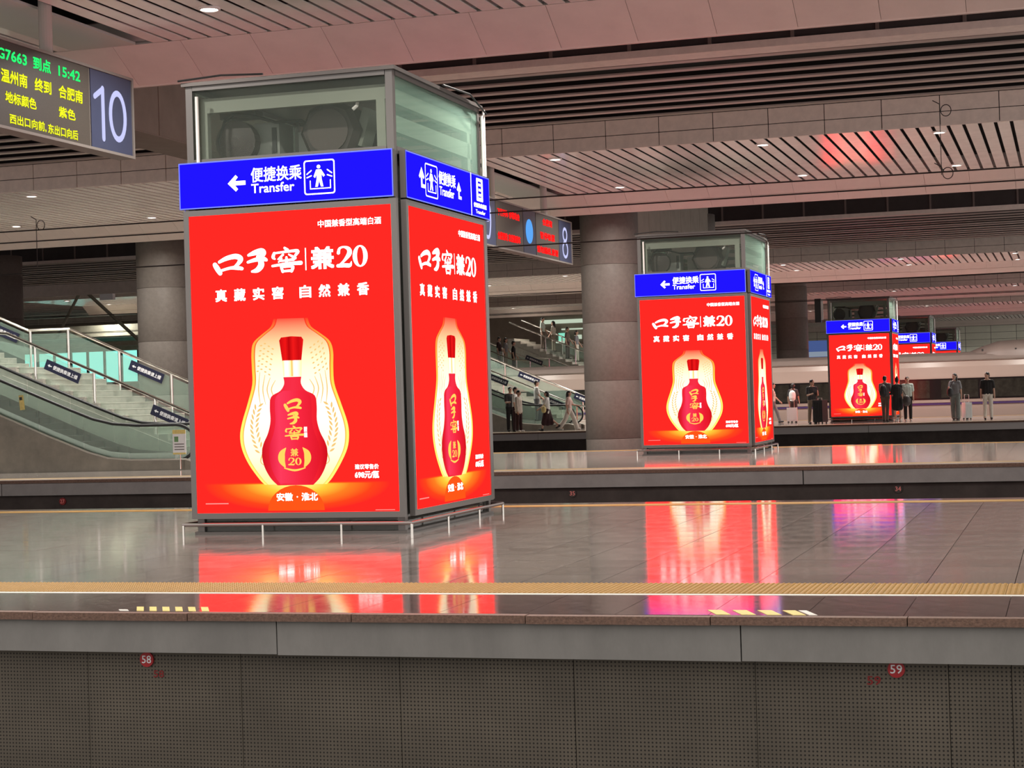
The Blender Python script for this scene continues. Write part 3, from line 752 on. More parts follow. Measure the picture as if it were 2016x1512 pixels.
def art_meshes():
    A = []
    A.append(('poster', MB().flat([(0, 0), (PWD, 0), (PWD, PHT), (0, PHT)], 0).mesh('poster', M_poster)))
    A.append(('gourd_rim', gourd(MB(), 0, -.002).mesh('gourd_rim', M_gout)))
    A.append(('gourd_line', gourd(MB(), .030, -.003).mesh('gourd_line', M_gline)))
    A.append(('gourd_inside', gourd(MB(), .044, -.004).mesh('gourd_inside', M_gin)))
    mb = MB()
    def leaf(x, z, l, w, a):
        ca, sa = math.cos(a), math.sin(a)
        mb.flat([(x+l*t*ca-w*s*sa, z+l*t*sa+w*s*ca) for t, s in ((-.5, 0), (-.15, .5), (.2, .45), (.5, 0), (.2, -.45), (-.15, -.5))], -.005)
    for sgn in (-1, 1):
        for k in range(10):            # ears of grain beside the bottle
            t = k/9; x = 1.17+sgn*(.40+.06*math.sin(PI*t*.95)); z = .66+.48*t
            a = PI/2 + sgn*(-.5+1.0*t)
            leaf(x+sgn*.035, z, .075, .022, a-sgn*.55); leaf(x-sgn*.03, z+.02, .075, .022, a+sgn*.55)
        for k in range(6):
            for j in range(4): leaf(1.17+sgn*(.22+.045*j+.010*k), 1.76-.055*k+.03*j-.05*(j == 3), .034, .016, .5*sgn+.2*j)
        for k in range(4):
            stroke(mb, [(1.17+sgn*(.20+.06*k), 1.42+.03*k, .006), (1.17+sgn*(.25+.05*k), 1.32, .012), (1.17+sgn*(.20+.06*k), 1.2-.02*k, .004)], -.005)
        stroke(mb, [(1.17+sgn*.36, .66, .02), (1.17+sgn*.40, .55, .012), (1.17+sgn*.34, .50, .006)], -.0052)
    A.append(('grain_print', mb.mesh('grain_print', E_leaf)))
    A.append(('bottle_print', MB().flat(bottle_half(4, 16), -.006).mesh('bottle_print', M_bot)))
    inner = smooth2([(1.17+(x-1.17)*.78, z) for x, z in BR[6:16]])
    inner = inner[:-1] + [(1.30, .31)]
    A.append(('bottle_front_print', MB().flat(inner + [(2.34-x, z) for x, z in inner[::-1]], -.007).mesh('bottle_front_print', M_botin)))
    A.append(('bottle_cap_print', MB().flat(bottle_half(0, 4), -.007).mesh('bottle_cap_print', M_cap)))
    A.append(('neck_band_print', MB().flat([(1.062, 1.63), (1.285, 1.628), (1.278, 1.455), (1.068, 1.46)], -.008).mesh('neck_band_print', M_band)))
    mb = MB()
    brush(mb, 1.066, 1.267, 1.085, 1.213, KOU, -.0085); brush(mb, 1.101, 1.235, .945, 1.069, ZI, -.0085); brush(mb, 1.071, 1.281, .782, .923, JIAO, -.0085)
    for sgn in (-1, 1):
        stroke(mb, [(1.17+sgn*.10, .69, .01), (1.17+sgn*.145, .63, .07), (1.17+sgn*.15, .56, .075), (1.17+sgn*.115, .49, .02)], -.0085)
    add_text(mb, '兼', 1.125, 1.215, .60, .685, .02, -.0087)
    brush(mb, 1.095, 1.17, .505, .585, TWO, -.0087); zero(mb, 1.175, 1.25, .505, .585, -.0087)
    stroke(mb, [(1.05, .475, .012), (1.17, .45, .022), (1.29, .475, .012)], -.0085)
    A.append(('bottle_lettering', mb.mesh('bottle_lettering', E_gold)))
    A.append(('bottle_seal_text', add_text(MB(), '兼香型\n高端酒', 1.288, 1.325, .80, .915, .01, -.0085).mesh('bottle_seal_text', E_wtxt)))
    # printed reflection of the bottle in the table
    A.append(('reflection_print', MB().flat([(1.17+.33*math.cos(a), .02+.27*math.sin(a)) for a in [PI*k/16 for k in range(17)]], -.002).mesh('reflection_print', E_refl)))
    mb = MB()
    brush(mb, .276, .63, 2.593, 2.793, KOU, -.003); brush(mb, .682, .91, 2.594, 2.828, ZI, -.003); brush(mb, .976, 1.309, 2.581, 2.838, JIAO, -.003)
    mb.flat([(1.358, 2.587), (1.370, 2.587), (1.370, 2.825), (1.358, 2.825)], -.003)
    add_text(mb, '兼', 1.423, 1.693, 2.590, 2.830, .035, -.003)
    brush(mb, 1.723, 1.895, 2.597, 2.819, TWO, -.003); zero(mb, 1.905, 2.076, 2.592, 2.822, -.003)
    A.append(('headline', mb.mesh('headline', E_wtxt)))
    for ch, cx in zip('真藏实窖自然兼香', (.357, .579, .802, 1.027, 1.349, 1.571, 1.791, 2.012)):
        A.append(('slogan_character', add_text(MB(), ch, cx-.068, cx+.068, 2.292, 2.427, .03, -.003).mesh('slogan_character', E_wtxt)))
    for nm, tx, bx, bo in (('tagline', '中国兼香型高端白酒', (1.517, 2.24, 3.034, 3.112), .018), ('price_heading', '建议零售价', (1.86, 2.131, .448, .502), .02), ('price', '698元/瓶', (1.857, 2.131, .352, .430), .03), ('place_name', '安徽', (.945, 1.135, .122, .208), .03), ('place_name', '淮北', (1.235, 1.424, .122, .208), .03), ('middle_dot', '·', (1.178, 1.195, .157, .173), 0)):
        A.append((nm, add_text(MB(), tx, *bx, bo, -.004).mesh(nm, E_wtxt)))
    A.append(('fine_line', MB().flat([(.1, .096), (.374, .096), (.374, .108), (.1, .108)], -.003).mesh('fine_line', E_pink)))
    A.append(('fine_line', MB().flat([(2.08, .012), (2.30, .012), (2.30, .020), (2.08, .020)], -.003).mesh('fine_line', E_pink)))
    return A
ART = art_meshes()
def ad_frame_mesh():
    t = .062
    mb = MB()
    mb.box(-t, PWD+t, .004, .045, -t, PHT+t)
    for x0, x1, z0, z1 in ((-t, 0, -t, PHT+t), (PWD, PWD+t, -t, PHT+t), (0, PWD, -t, 0), (0, PWD, PHT, PHT+t)):
        mb.box(x0, x1, -.016, .0035, z0, z1)
    return mb.mesh('ad_box', M_frame)
AD_FRAME = ad_frame_mesh()
SW, SH = KW-.035, .505
def sign_art(mb, w, side, part=0):
    y = -.004
    def px(a): return a*w
    def pz(b): return b*SH
    def arrow(cx, cz, s, kind):
        P = {'left': [(-1, 0), (-.1, .85), (.15, .62), (-.18, .22), (1, .22), (1, -.22), (-.18, -.22), (.15, -.62), (-.1, -.85)],
             'up':   [(0, 1), (.75, .1), (.5, -.1), (.2, .2), (.2, -.6), (.9, -.6), (.9, -.95), (-.2, -.95), (-.2, .2), (-.5, -.1), (-.75, .1)]}[kind]
        mb.flat([(cx+a*s, cz+b*s) for a, b in P], y)
    def picto(x0, x1, z0, z1):
        r = .03
        ring(mb, rrect(x0, x1, z0, z1, r), rrect(x0+.014, x1-.014, z0+.014, z1-.014, r*.7), y)
        w_, h_ = x1-x0, z1-z0
        def q(a, b): return (x0+a*w_, z0+b*h_)
        mb.flat([(q(.48, .80)[0]+.058*w_*math.cos(k*PI/6), q(.48, .80)[1]+.058*w_*math.sin(k*PI/6)) for k in range(12)], y)
        mb.flat([q(*p) for p in ((.40, .72), (.56, .72), (.68, .54), (.63, .50), (.57, .58), (.57, .45), (.62, .22), (.54, .22), (.49, .40), (.44, .22), (.36, .22), (.41, .45), (.41, .58), (.36, .48), (.31, .52))], y)
        for P in (((.20, .40), (.20, .17), (.85, .17), (.85, .40)),):
            for (a, b), (c, d) in zip(P, P[1:]): stroke(mb, [(*q(a, b), .03*w_), (*q(c, d), .03*w_)], y, 1)
        for sg, cx in ((1, .17), (-1, .83)):
            stroke(mb, [(*q(cx-.07*sg, .60), .035*w_), (*q(cx+.07*sg, .70), .035*w_)], y, 1); stroke(mb, [(*q(cx-.07*sg, .50), .035*w_), (*q(cx+.07*sg, .55), .035*w_)], y, 1)
    if not side:
        arrow(px(.277), pz(.495), .105, 'left')
        add_text(mb, '便捷换乘', px(.346), px(.583), pz(.485), pz(.80), .014, y); add_text(mb, 'Transfer', px(.346), px(.548), pz(.255), pz(.455), .018, y, res=3)
        picto(px(.594), px(.737), pz(.14), pz(.87))
    elif part == 0:
        arrow(px(.165), pz(.52), .115, 'up'); picto(px(.205), px(.345), pz(.14), pz(.87))
        add_text(mb, '便捷换乘', px(.36), px(.56), pz(.50), pz(.80), .014, y); add_text(mb, 'Transfer', px(.365), px(.54), pz(.26), pz(.46), .018, y, res=3)
        arrow(px(.60), pz(.48), .10, 'up')
    else:
        mb.flat([(px(.752), .0), (px(.760), .0), (px(.760), SH), (px(.752), SH)], y)
        x0, x1 = px(.825), px(.91)
        ring(mb, rrect(x0, x1, pz(.38), pz(.92), .015), rrect(x0+.06, x1-.06, pz(.47), pz(.85), .01), y)
        for k in range(3): mb.flat([(x0+.08, pz(.50+.12*k)), (x1-.08, pz(.50+.12*k)), (x1-.08, pz(.56+.12*k)), (x0+.08, pz(.56+.12*k))], y)
        add_text(mb, '便捷换乘通道', px(.785), px(.955), pz(.22), pz(.33), .02, y); add_text(mb, 'Transfer', px(.81), px(.935), pz(.08), pz(.17), .01, y)
    return mb
SIDE_W = KD-.18
SIGN_F = [MB().box(0, SW, .004, .07, 0, SH).mesh('sign_box', M_framed), MB().flat([(.0, .0), (SW, .0), (SW, SH), (.0, SH)], -.0005).mesh('sign_face', E_blue), sign_art(MB(), SW, False).mesh('sign_lettering', E_white),
          (lambda m: (ring(m, [(0, 0), (SW, 0), (SW, SH), (0, SH)], [(.012, .012), (SW-.012, .012), (SW-.012, SH-.012), (.012, SH-.012)], -.0015), m)[1])(MB()).mesh('sign_edge', E_blue2)]
LOGO_S = sign_art(MB(), SIDE_W, True, 1).mesh('logo_lettering', E_white)
SIGN_S = [MB().box(0, SIDE_W, .004, .07, 0, SH).mesh('sign_box', M_framed), MB().flat([(0, 0), (SIDE_W, 0), (SIDE_W, SH), (0, SH)], -.0005).mesh('sign_face', E_blue), sign_art(MB(), SIDE_W, True).mesh('sign_lettering', E_white),
          (lambda m: (ring(m, [(0, 0), (SIDE_W, 0), (SIDE_W, SH), (0, SH)], [(.012, .012), (SIDE_W-.012, .012), (SIDE_W-.012, SH-.012), (.012, SH-.012)], -.0015), m)[1])(MB()).mesh('sign_edge', E_blue2)]
def ad_box(k, loc, rz, sx=1.):
    b = link('ad_box', AD_FRAME, k, loc, rz); b.scale = (sx, 1, 1)
    for n, me in ART:
        q = link(n, me, b)
        if n == 'grain_print': q['kind'] = 'stuff'
    return b
def sign_box(k, S, loc, rz):
    b = link('sign_box', S[0], k, loc, rz)
    for n, me in zip(('sign_face', 'sign_lettering', 'sign_edge'), S[1:]): link(n, me, b)
    if S is SIGN_S: link('logo_lettering', LOGO_S, b)
    return b
def make_kiosk():
    k = empty('elevator_kiosk')
    w = KW/2
    post = MB().box(-.04, .04, -.04, .04, 0, KT-.04).mesh('corner_post', M_frame, bevel=.008)
    for x in (-w+.095, w-.095):
        for y in (.095, KD-.095): link('corner_post', post, k, (x, y, 0))
    # lower shaft walls behind the light boxes
    MB().box(-w+.14, w-.14, .09, .12, .02, 4.02).build('shaft_wall', M_glassd, k); MB().box(-w+.14, w-.14, KD-.12, KD-.09, .02, 4.02).build('shaft_wall', M_glassd, k)
    for sx in (-1, 1):
        MB().box(sx*(w-.11)-.015, sx*(w-.11)+.015, .14, KD-.14, .02, 4.02).build('shaft_wall', M_glassd, k)
    MB().box(-w+.03, w-.03, .03, KD-.03, -.02, .03).build('base_plinth', M_framed, k)
    MB().box(-.5, -.1, .35, .8, .045, .3).box(.3, .42, .4, .5, .045, 3.2).box(-.95, -.83, .4, .5, .045, 3.2).build('lift_guide', M_framed, k)
    # belt rails
    for z0, z1 in ((4.02, 4.10), (KT-.09, KT-.04)):
        MB().box(-w+.14, w-.14, .05, .11, z0, z1).box(-w+.14, w-.14, KD-.11, KD-.05, z0, z1).box(-w+.05, -w+.11, .14, KD-.14, z0, z1).box(w-.11, w-.05, .14, KD-.14, z0, z1).build('belt_rail', M_frame, k)
    roof = MB().box(-w+.02, w-.02, .02, KD-.02, KT-.04, KT).build('roof_plate', M_framed, k)
    MB().tube([(-w, -.01, KT+.02), (-w*.6, .02, KT+.05), (-w*.2, 0, KT+.02)], .012, 6).build('roof_cable', M_cable, roof); MB().tube([(w, KD*.5, KT+.02), (w+.02, KD*.8, KT+.05), (w+.02, KD, KT-.1)], .012, 6).build('roof_cable', M_cable, roof)
    # upper glass
    for y0, y1 in ((.07, .085), (KD-.085, KD-.07)): MB().box(-w+.14, w-.14, y0, y1, 4.10, KT-.09).build('glass_pane', M_glass, k)
    for sx in (-1, 1): MB().box(sx*(w-.075)-.008, sx*(w-.075)+.008, .14, KD-.14, 4.10, KT-.09).build('glass_pane', M_glassg, k)
    # inner frame seen through the glass
    fr = MB().box(-w+.16, w-.16, .2, .28, KT-.32, KT-.16).box(-w+.16, -w+.24, .2, .28, 4.0, KT-.32).box(w-.30, w-.2, .2, .28, 4.0, KT-.32)
    fr.box(w-.2, w-.12, .25, KD-.2, KT-.36, KT-.2).box(w-.2, w-.12, .25, KD-.2, 4.28, 4.46).box(w-.2, w-.12, KD-.35, KD-.25, 4.0, KT-.36)
    fr.build('inner_frame', M_cream, k)
    for j in range(4): MB().box(-w+.3, w-.3, KD-.5, KD-.42, 4.12+.17*j, 4.19+.17*j).build('inner_rail', M_cream, k)
    mo = MB().lathe([(.10, .52), (.30, .52), (.36, .60), (.36, .92), (.30, 1.0), (.12, 1.0), (.12, 1.3), (.28, 1.32), (.30, 1.6), (.1, 1.62)], (.27, 4.38), 8, 'y').build('hoist_motor', M_motor, k)
    MB().lathe([(.24, .50), (.24, .52)], (.27, 4.38), 24, 'y').build('motor_cover', pbr('motor_cover', (.09, .065, .06), .5), mo)
    MB().obox((.62, .8, 4.42), (.1, .3, .42), (0, .3, 0)).build('motor_bracket', M_cream, mo)
    cab = MB().box(-.66, -.36, .62, 1.0, 4.10, 4.54).build('control_cabinet', M_cab, k)
    MB().box(-.44, -.39, .60, .62, 4.2, 4.48).build('terminal_strip', M_black, cab)
    MB().lathe([(.05, .40), (.24, .42), (.24, .56), (.05, .58)], (-.80, 4.32), 20, 'y').box(-.98, -.55, .42, .62, 4.58, 4.66).build('rope_sheave', M_motor, k)
    MB().tube([(-.92, .4, 4.55), (-.8, .38, 4.62), (-.6, .4, 4.60), (-.35, .5, 4.52), (-.05, .55, 4.52), (.05, .55, 4.45)], .018, 6).tube([(-.95, .45, 4.1), (-1.0, .42, 4.35), (-.9, .4, 4.6)], .014, 6).build('machine_cable', M_cable, k)
    MB().box(-.25, -.02, .9, 1.1, 4.1, 4.45).build('junction_box', M_panelc, k)
    MB().tube([(.72, .3, KT-.28), (.72, .26, KT-.36), (.68, .24, KT-.40)], .02, 6).build('lamp_holder', M_pipe, k)
    MB().cyl((-w+.20, .03), .019, 4.06, KT-.16, 10).build('conduit', M_pipe, k)
    for q_ in (.02, .10): MB().cyl((w-.01, KD-q_), .017, 4.08, KT-.03-q_, 10).build('conduit', M_pipe, k)
    # light boxes with posters, then the blue sign boxes
    ad_box(k, (-w+.088, -.004, .238), 0)
    ad_box(k, (w+.004, .235, .238), PI/2, (KD-.47)/PWD)
    ad_box(k, (-w-.004, KD-.235, .238), -PI/2, (KD-.47)/PWD)
    ad_box(k, (w-.088, KD+.004, .238), PI)  # back poster, out of view, added for its red light
    sign_box(k, SIGN_F, (-w-.01, -.03, 3.5526), 0)
    sign_box(k, SIGN_S, (w+.03, .165, 3.5526), PI/2)
    sign_box(k, SIGN_S, (-w-.03, KD-.05, 3.5526), -PI/2)
    sign_box(k, SIGN_F, (w+.01, KD+.03, 3.5526), PI)
    # low guard rail
    o = .06
    corners = [(-w-o, -o), (w+o, -o), (w+o, KD+o), (-w-o, KD+o)]
    g_ = MB().tube([(x, y,         .115) for x, y in corners], .02, 8, closed=True).build('guard_rail', pbr('rail_steel_dark', (.30, .26, .25), .25, metal=1.), k)
    pm = MB().cyl((0, 0), .014, 0, .11, 8).mesh('rail_post', M_chrome)
    pts = corners + [(-w*.30, -o), (w*.42, -o), (w+o, KD*.36), (w+o, KD*.72), (-w-o, KD*.5), (0, KD+o)]
    for x, y in pts: link('rail_post', pm, g_, (x, y, 0))
    return k
kiosk0 = make_kiosk()
KY = [17.853, 39.506, 72.76, 94.42, 117.02]
KLAB = ['largest nearest elevator kiosk with red bottle adverts and blue transfer sign', 'second elevator kiosk with red adverts beside the round pillar', 'third red elevator kiosk standing among waiting people before the train',
        'red elevator kiosk half hidden behind the train roof', 'farthest and smallest red elevator kiosk above the train roof']
for i, y in enumerate(KY):
    k = kiosk0 if i == 0 else copy_tree(kiosk0)
    k.location = (KX, y, 0); tag(k, KLAB[i], 'kiosk', 'red advertising elevator kiosks')
# loudspeaker box on the third kiosk
sp = empty('wall_speaker', (KX-KW/2-.34, KY[2]+.1, 4.02)); tag(sp, 'black upright box beside the glass top of the third kiosk', 'box')
MB().box(-.12, .12, 0, .2, 0, .95).build('housing', M_black, sp, bevel=.02); MB().box(.12, .20, .05, .12, .1, .9).build('bracket', M_pipe, sp)

# ================================================================== DEPARTURE BOARDS
def board(name, y0, y1, z0, z1, label, poles, group='hanging departure boards'):
    w, h = y1-y0, z1-z0
    b = empty('departure_board', (-12.0, y0, z0), PI/2); tag(b, label, 'sign', group)
    MB().box(0, w, .0, .22, 0, h).build('housing', M_hous, b, bevel=.01)
    t = .035
    MB().box(-.01, w+.01, -.03, 0, 0, t).box(-.01, w+.01, -.03, 0, h-t, h).box(-.01, t, -.03, 0, t, h-t).box(w-t, w+.01, -.03, 0, t, h-t).build('bezel', M_hous, b)
    for p in poles:
        q = MB().cyl((p-y0, .11), .085, h, ZS+.3-z0, 16).build('hanger_pole', M_pole, b, smooth=False)
        MB().cyl((p-y0, .11), .05, h-.01, h+.10, 12).build('pole_clamp', M_black, q)
    return b, h
b10, h10 = board('ten', 15.2, 21.87, 4.77, 5.86, 'hanging platform board with green and yellow display and number 10', (16.9, 19.93))
def panel(b, x0, x1, h, mat, name): return MB().box(x0, x1, -.012, 0, .036, h-.036).build(name, mat, b)
Y0 = 15.2; Z0 = 4.77
led = panel(b10, .04, 20.74-Y0, h10, M_ledbk, 'display_panel')
def bt_(par, body, a, c, z0, z1, bold=.03, mat=None): add_text(MB(), body, a-Y0, c-Y0, z0-Z0, z1-Z0, bold, -.016).build('display_text', mat or E_redl, par)
for w_ in (('G7663', 18.64, 19.28, 5.60, 5.73), ('到点', 19.42, 19.82, 5.59, 5.75), ('15:42', 20.0, 20.52, 5.60, 5.73)): bt_(led, *w_, .03, E_green)
_b = bt_
def bt_(par, body, a, c, z0, z1, bold=.03, mat=None): _b(par, body, a, c, z0, z1, bold, E_yell)
bt_(led, '温州南', 18.71, 19.28, 5.325, 5.49); bt_(led, '终到', 19.44, 19.82, 5.325, 5.49); bt_(led, '合肥南', 19.99, 20.57, 5.325, 5.49)
bt_(led, '地标颜色', 18.79, 19.47, 5.09, 5.23); bt_(led, '紫色', 19.98, 20.38, 5.08, 5.22); bt_(led, '西出口向前,', 18.87, 19.68, 4.845, 4.97); bt_(led, '东出口向后', 19.72, 20.43, 4.84, 4.965); bt_ = _b
nump = panel(b10, 20.775-Y0, 21.84-Y0, h10, M_navy, 'number_panel')
mb = MB()
stroke(mb, [(20.87-Y0, 5.475-Z0, .075), (21.06-Y0, 5.585-Z0, .075), ], -.016, 1); stroke(mb, [(21.075-Y0, 5.60-Z0, .085), (21.075-Y0, 4.95-Z0, .085)], -.0165, 1)
cx, cz = 21.46-Y0, 5.29-Z0; n = 28
ring(mb, [(cx+.235*math.cos(2*PI*k/n), cz+.345*math.sin(2*PI*k/n)) for k in range(n)], [(cx+.15*math.cos(2*PI*k/n), cz+.265*math.sin(2*PI*k/n)) for k in range(n)], -.016)
mb.build('numeral', E_digit, nump)
b98, h98 = board('nine', 36.75, 44.4, 4.71, 5.80, 'hanging platform board with red display, blue disc and numbers 9 and 8', (38.15, 42.35))
Y0, Z0 = 36.75, 4.71
p9 = panel(b98, .04, 38.02-Y0, h98, M_navy, 'number_panel')
mb = MB(); cx, cz = 37.45-Y0, 5.45-Z0
ring(mb, [(cx+.25*math.cos(2*PI*k/n), cz+.22*math.sin(2*PI*k/n)) for k in range(n)], [(cx+.165*math.cos(2*PI*k/n), cz+.14*math.sin(2*PI*k/n)) for k in range(n)], -.016)
stroke(mb, [(cx+.208, cz, .085), (cx+.205, cz-.25, .085), (cx+.12, cz-.50, .085), (cx, cz-.555, .085), (cx-.15, cz-.52, .08), (cx-.20, cz-.42, .07)], -.0165)
mb.build('numeral', E_digit, p9)
l1 = panel(b98, 38.06-Y0, 40.12-Y0, h98, M_ledbk, 'display_panel')
bt_(l1, '下行列车 停靠站台', 38.17, 39.86, 5.44, 5.61, .05); bt_(l1, '合肥南站 欢迎您乘车', 38.15, 39.89, 4.91, 5.09, .05)
pd = panel(b98, 40.16-Y0, 41.16-Y0, h98, M_navy, 'emblem_panel')
MB().lathe([(.285, -.014), (.285, -.022)], (40.63-Y0, 5.27-Z0), 40, 'y').build('emblem_disc', E_disc, pd)
l2 = panel(b98, 41.2-Y0, 43.2-Y0, h98, M_ledbk, 'display_panel')
bt_(l2, '合肥南', 41.76, 42.62, 5.51, 5.68, .05); bt_(l2, '暂停检票', 41.54, 42.82, 5.17, 5.35, .05); bt_(l2, '请勿越线,谢谢', 41.23, 43.1, 4.82, 5.0, .05)
p8 = panel(b98, 43.24-Y0, 44.36-Y0, h98, M_navy, 'number_panel')
mb = MB(); cx = 43.77-Y0
for cz, a, bb in ((5.43-Z0, .215, .19), (5.06-Z0, .26, .225)):
    ring(mb, [(cx+a*math.cos(2*PI*k/n), cz+bb*math.sin(2*PI*k/n)) for k in range(n)], [(cx+(a-.08)*math.cos(2*PI*k/n), cz+(bb-.075)*math.sin(2*PI*k/n)) for k in range(n)], -.016)
mb.build('numeral', E_digit, p8)
# edge of the same kind of board peeping out behind the second kiosk
b7, h7 = board('seven', 69.5, 76.2, 4.75, 5.8, 'end of a hanging board with red display just behind the second kiosk', (71.0, 75.0))
Y0, Z0 = 69.5, 4.75
l3 = panel(b7, .04, 75.1-Y0, h7, M_ledbk, 'display_panel'); bt_(l3, '合肥南', 73.3, 74.9, 5.4, 5.65, .05); bt_(l3, '暂停检票', 73.0, 75.0, 4.9, 5.15, .05)
p7 = panel(b7, 75.14-Y0, 76.16-Y0, h7, M_navy, 'number_panel'); mb = MB(); add_text(mb, '6', 75.4-Y0, 75.9-Y0, .2, .9, 0, -.016); mb.build('numeral', E_digit, p7)
b7.location.x = -12.9

# ================================================================== CEILING LIGHTS
def make_light():
    l = empty('ceiling_light')
    MB().lathe([(.145, 0), (.145, -.02), (.115, -.03), (.105, -.01)], seg=24).build('trim_ring', M_pipe, l)
    MB().lathe([(.108, -.012), (.09, -.022), (.03, -.026)], seg=24).build('lens', E_lens, l)
    return l
first = [True]
LX = [-2.35, -5.9, -10.35, -14.65, -18.9, -23.1, -27.2, -31.4]
ldata = bpy.data.lights.new('downlight', 'AREA'); ldata.shape = 'DISK'; ldata.size = .2; ldata.energy = LAMP_W; ldata.color = (1.0, .96, .88); ldata.spread = 2.6
l0 = make_light()
o = bpy.data.objects.new('downlight_glow', ldata); COL.objects.link(o); o.parent = l0; o.location = (0, 0, -.05)
def place_light(x, y, z, lab):
    l = l0 if first[0] else copy_tree(l0); first[0] = False
    l.location = (x, y, z); tag(l, lab, 'lamp', 'ceiling downlights')
for (ys, xs_, lab) in (((15.6, 20.85), (-2.35, -5.9, -10.3, -14.65), 'over the nearest platform'), ((37.2, 43.0), LX, 'over the second platform'), ((73.6, 77.4), [-1.9, -6.3, -11, -15.6, -20.2, -24.8, -29.4, -34, -39, -44], 'over the third platform')):
    for r, y in enumerate(ys):
        for j, x in enumerate(xs_):
            place_light(x, y, ZS-.002, 'round white downlight %s, %s row, %s counted from the right' % (lab, ('near', 'far')[r], ORD[j]))
for j, x in enumerate((-2.8, -8.6, -16, -24)): place_light(x, 118.4, ZS-.02, 'bright downlight over the farthest platform, %s from the right' % ORD[j])
for j, x in enumerate((-2.6, -8.8, -16, -23, -30, -38, -46, -54)): place_light(x, 98.0, ZS-.02, 'downlight of the partly added row over the platform behind the train, %s from the right' % ORD[j])  # row carried on to the left with added lamps to brighten the gloom
for j, x in enumerate((-1.5, -5.2, -10.5, -16, -22)): place_light(x, 145.5, ZS-.02, 'small downlight of the partly added row before the back wall, %s from the right' % ORD[j])  # extra lamps added to this row to light the back wall

# ================================================================== OVERHEAD WIRES
def wire(pts, lab, r=.012):
    w = MB().tube(pts, r, 6).build('overhead_wire', M_wire); tag(w, lab, 'wire', 'overhead contact wires')
def sag(x0, x1, y, z, d, n=14):
    return [(x0+(x1-x0)*k/n, y, z-d*math.sin(PI*((k/n*3) % 1.0))) for k in range(n+1)]
wire(sag(-40, 6, 27.5, 4.56, .02), 'thin dark upper wire crossing the first tracks'); wire(sag(-40, 6, 27.52, 4.35, 0), 'thin dark middle wire crossing the first tracks'); wire(sag(-40, 6, 27.5, 3.80, 0), 'thin dark contact wire lowest over the first tracks')
wire(sag(-60, 6, 58.5, 4.9, .1), 'upper wire strung across the middle tracks'); wire(sag(-60, 6, 58.5, 4.2, 0), 'lower wire strung across the middle tracks'); wire(sag(-60, 6, 64, 5.2, .1), 'highest dark wire across the middle tracks'); wire(sag(-60, 6, 64, 4.5, 0), 'farther contact wire across the middle tracks')
for (x, y, z0, z1, lab) in ((-1.72, 27.5, 4.5, 5.55, 'upright wire with curled loops before the slats near the right edge'), (-17.0, 27.5, 3.9, 4.72, 'upright wire with a curled loop behind the departure board')):
    t = empty('wire_dropper', (x, y, z0)); tag(t, lab, 'wire')
    MB().tube([(0, 0, 0), (0, 0, z1-z0)], .006, 6).build('dropper', M_wire, t)
    for zz in ((z1-z0, .12) if z0 > 4 else (z1-z0,)):
        MB().tube([(.09+.075*math.cos(a), 0, zz-.10+.085*math.sin(a)) for a in [2*PI*k/18 for k in range(18)]], .007, 6, closed=True).tube([(0, 0, zz), (-.10, 0, zz+.06)], .007, 6).build('loop', M_wire, t)
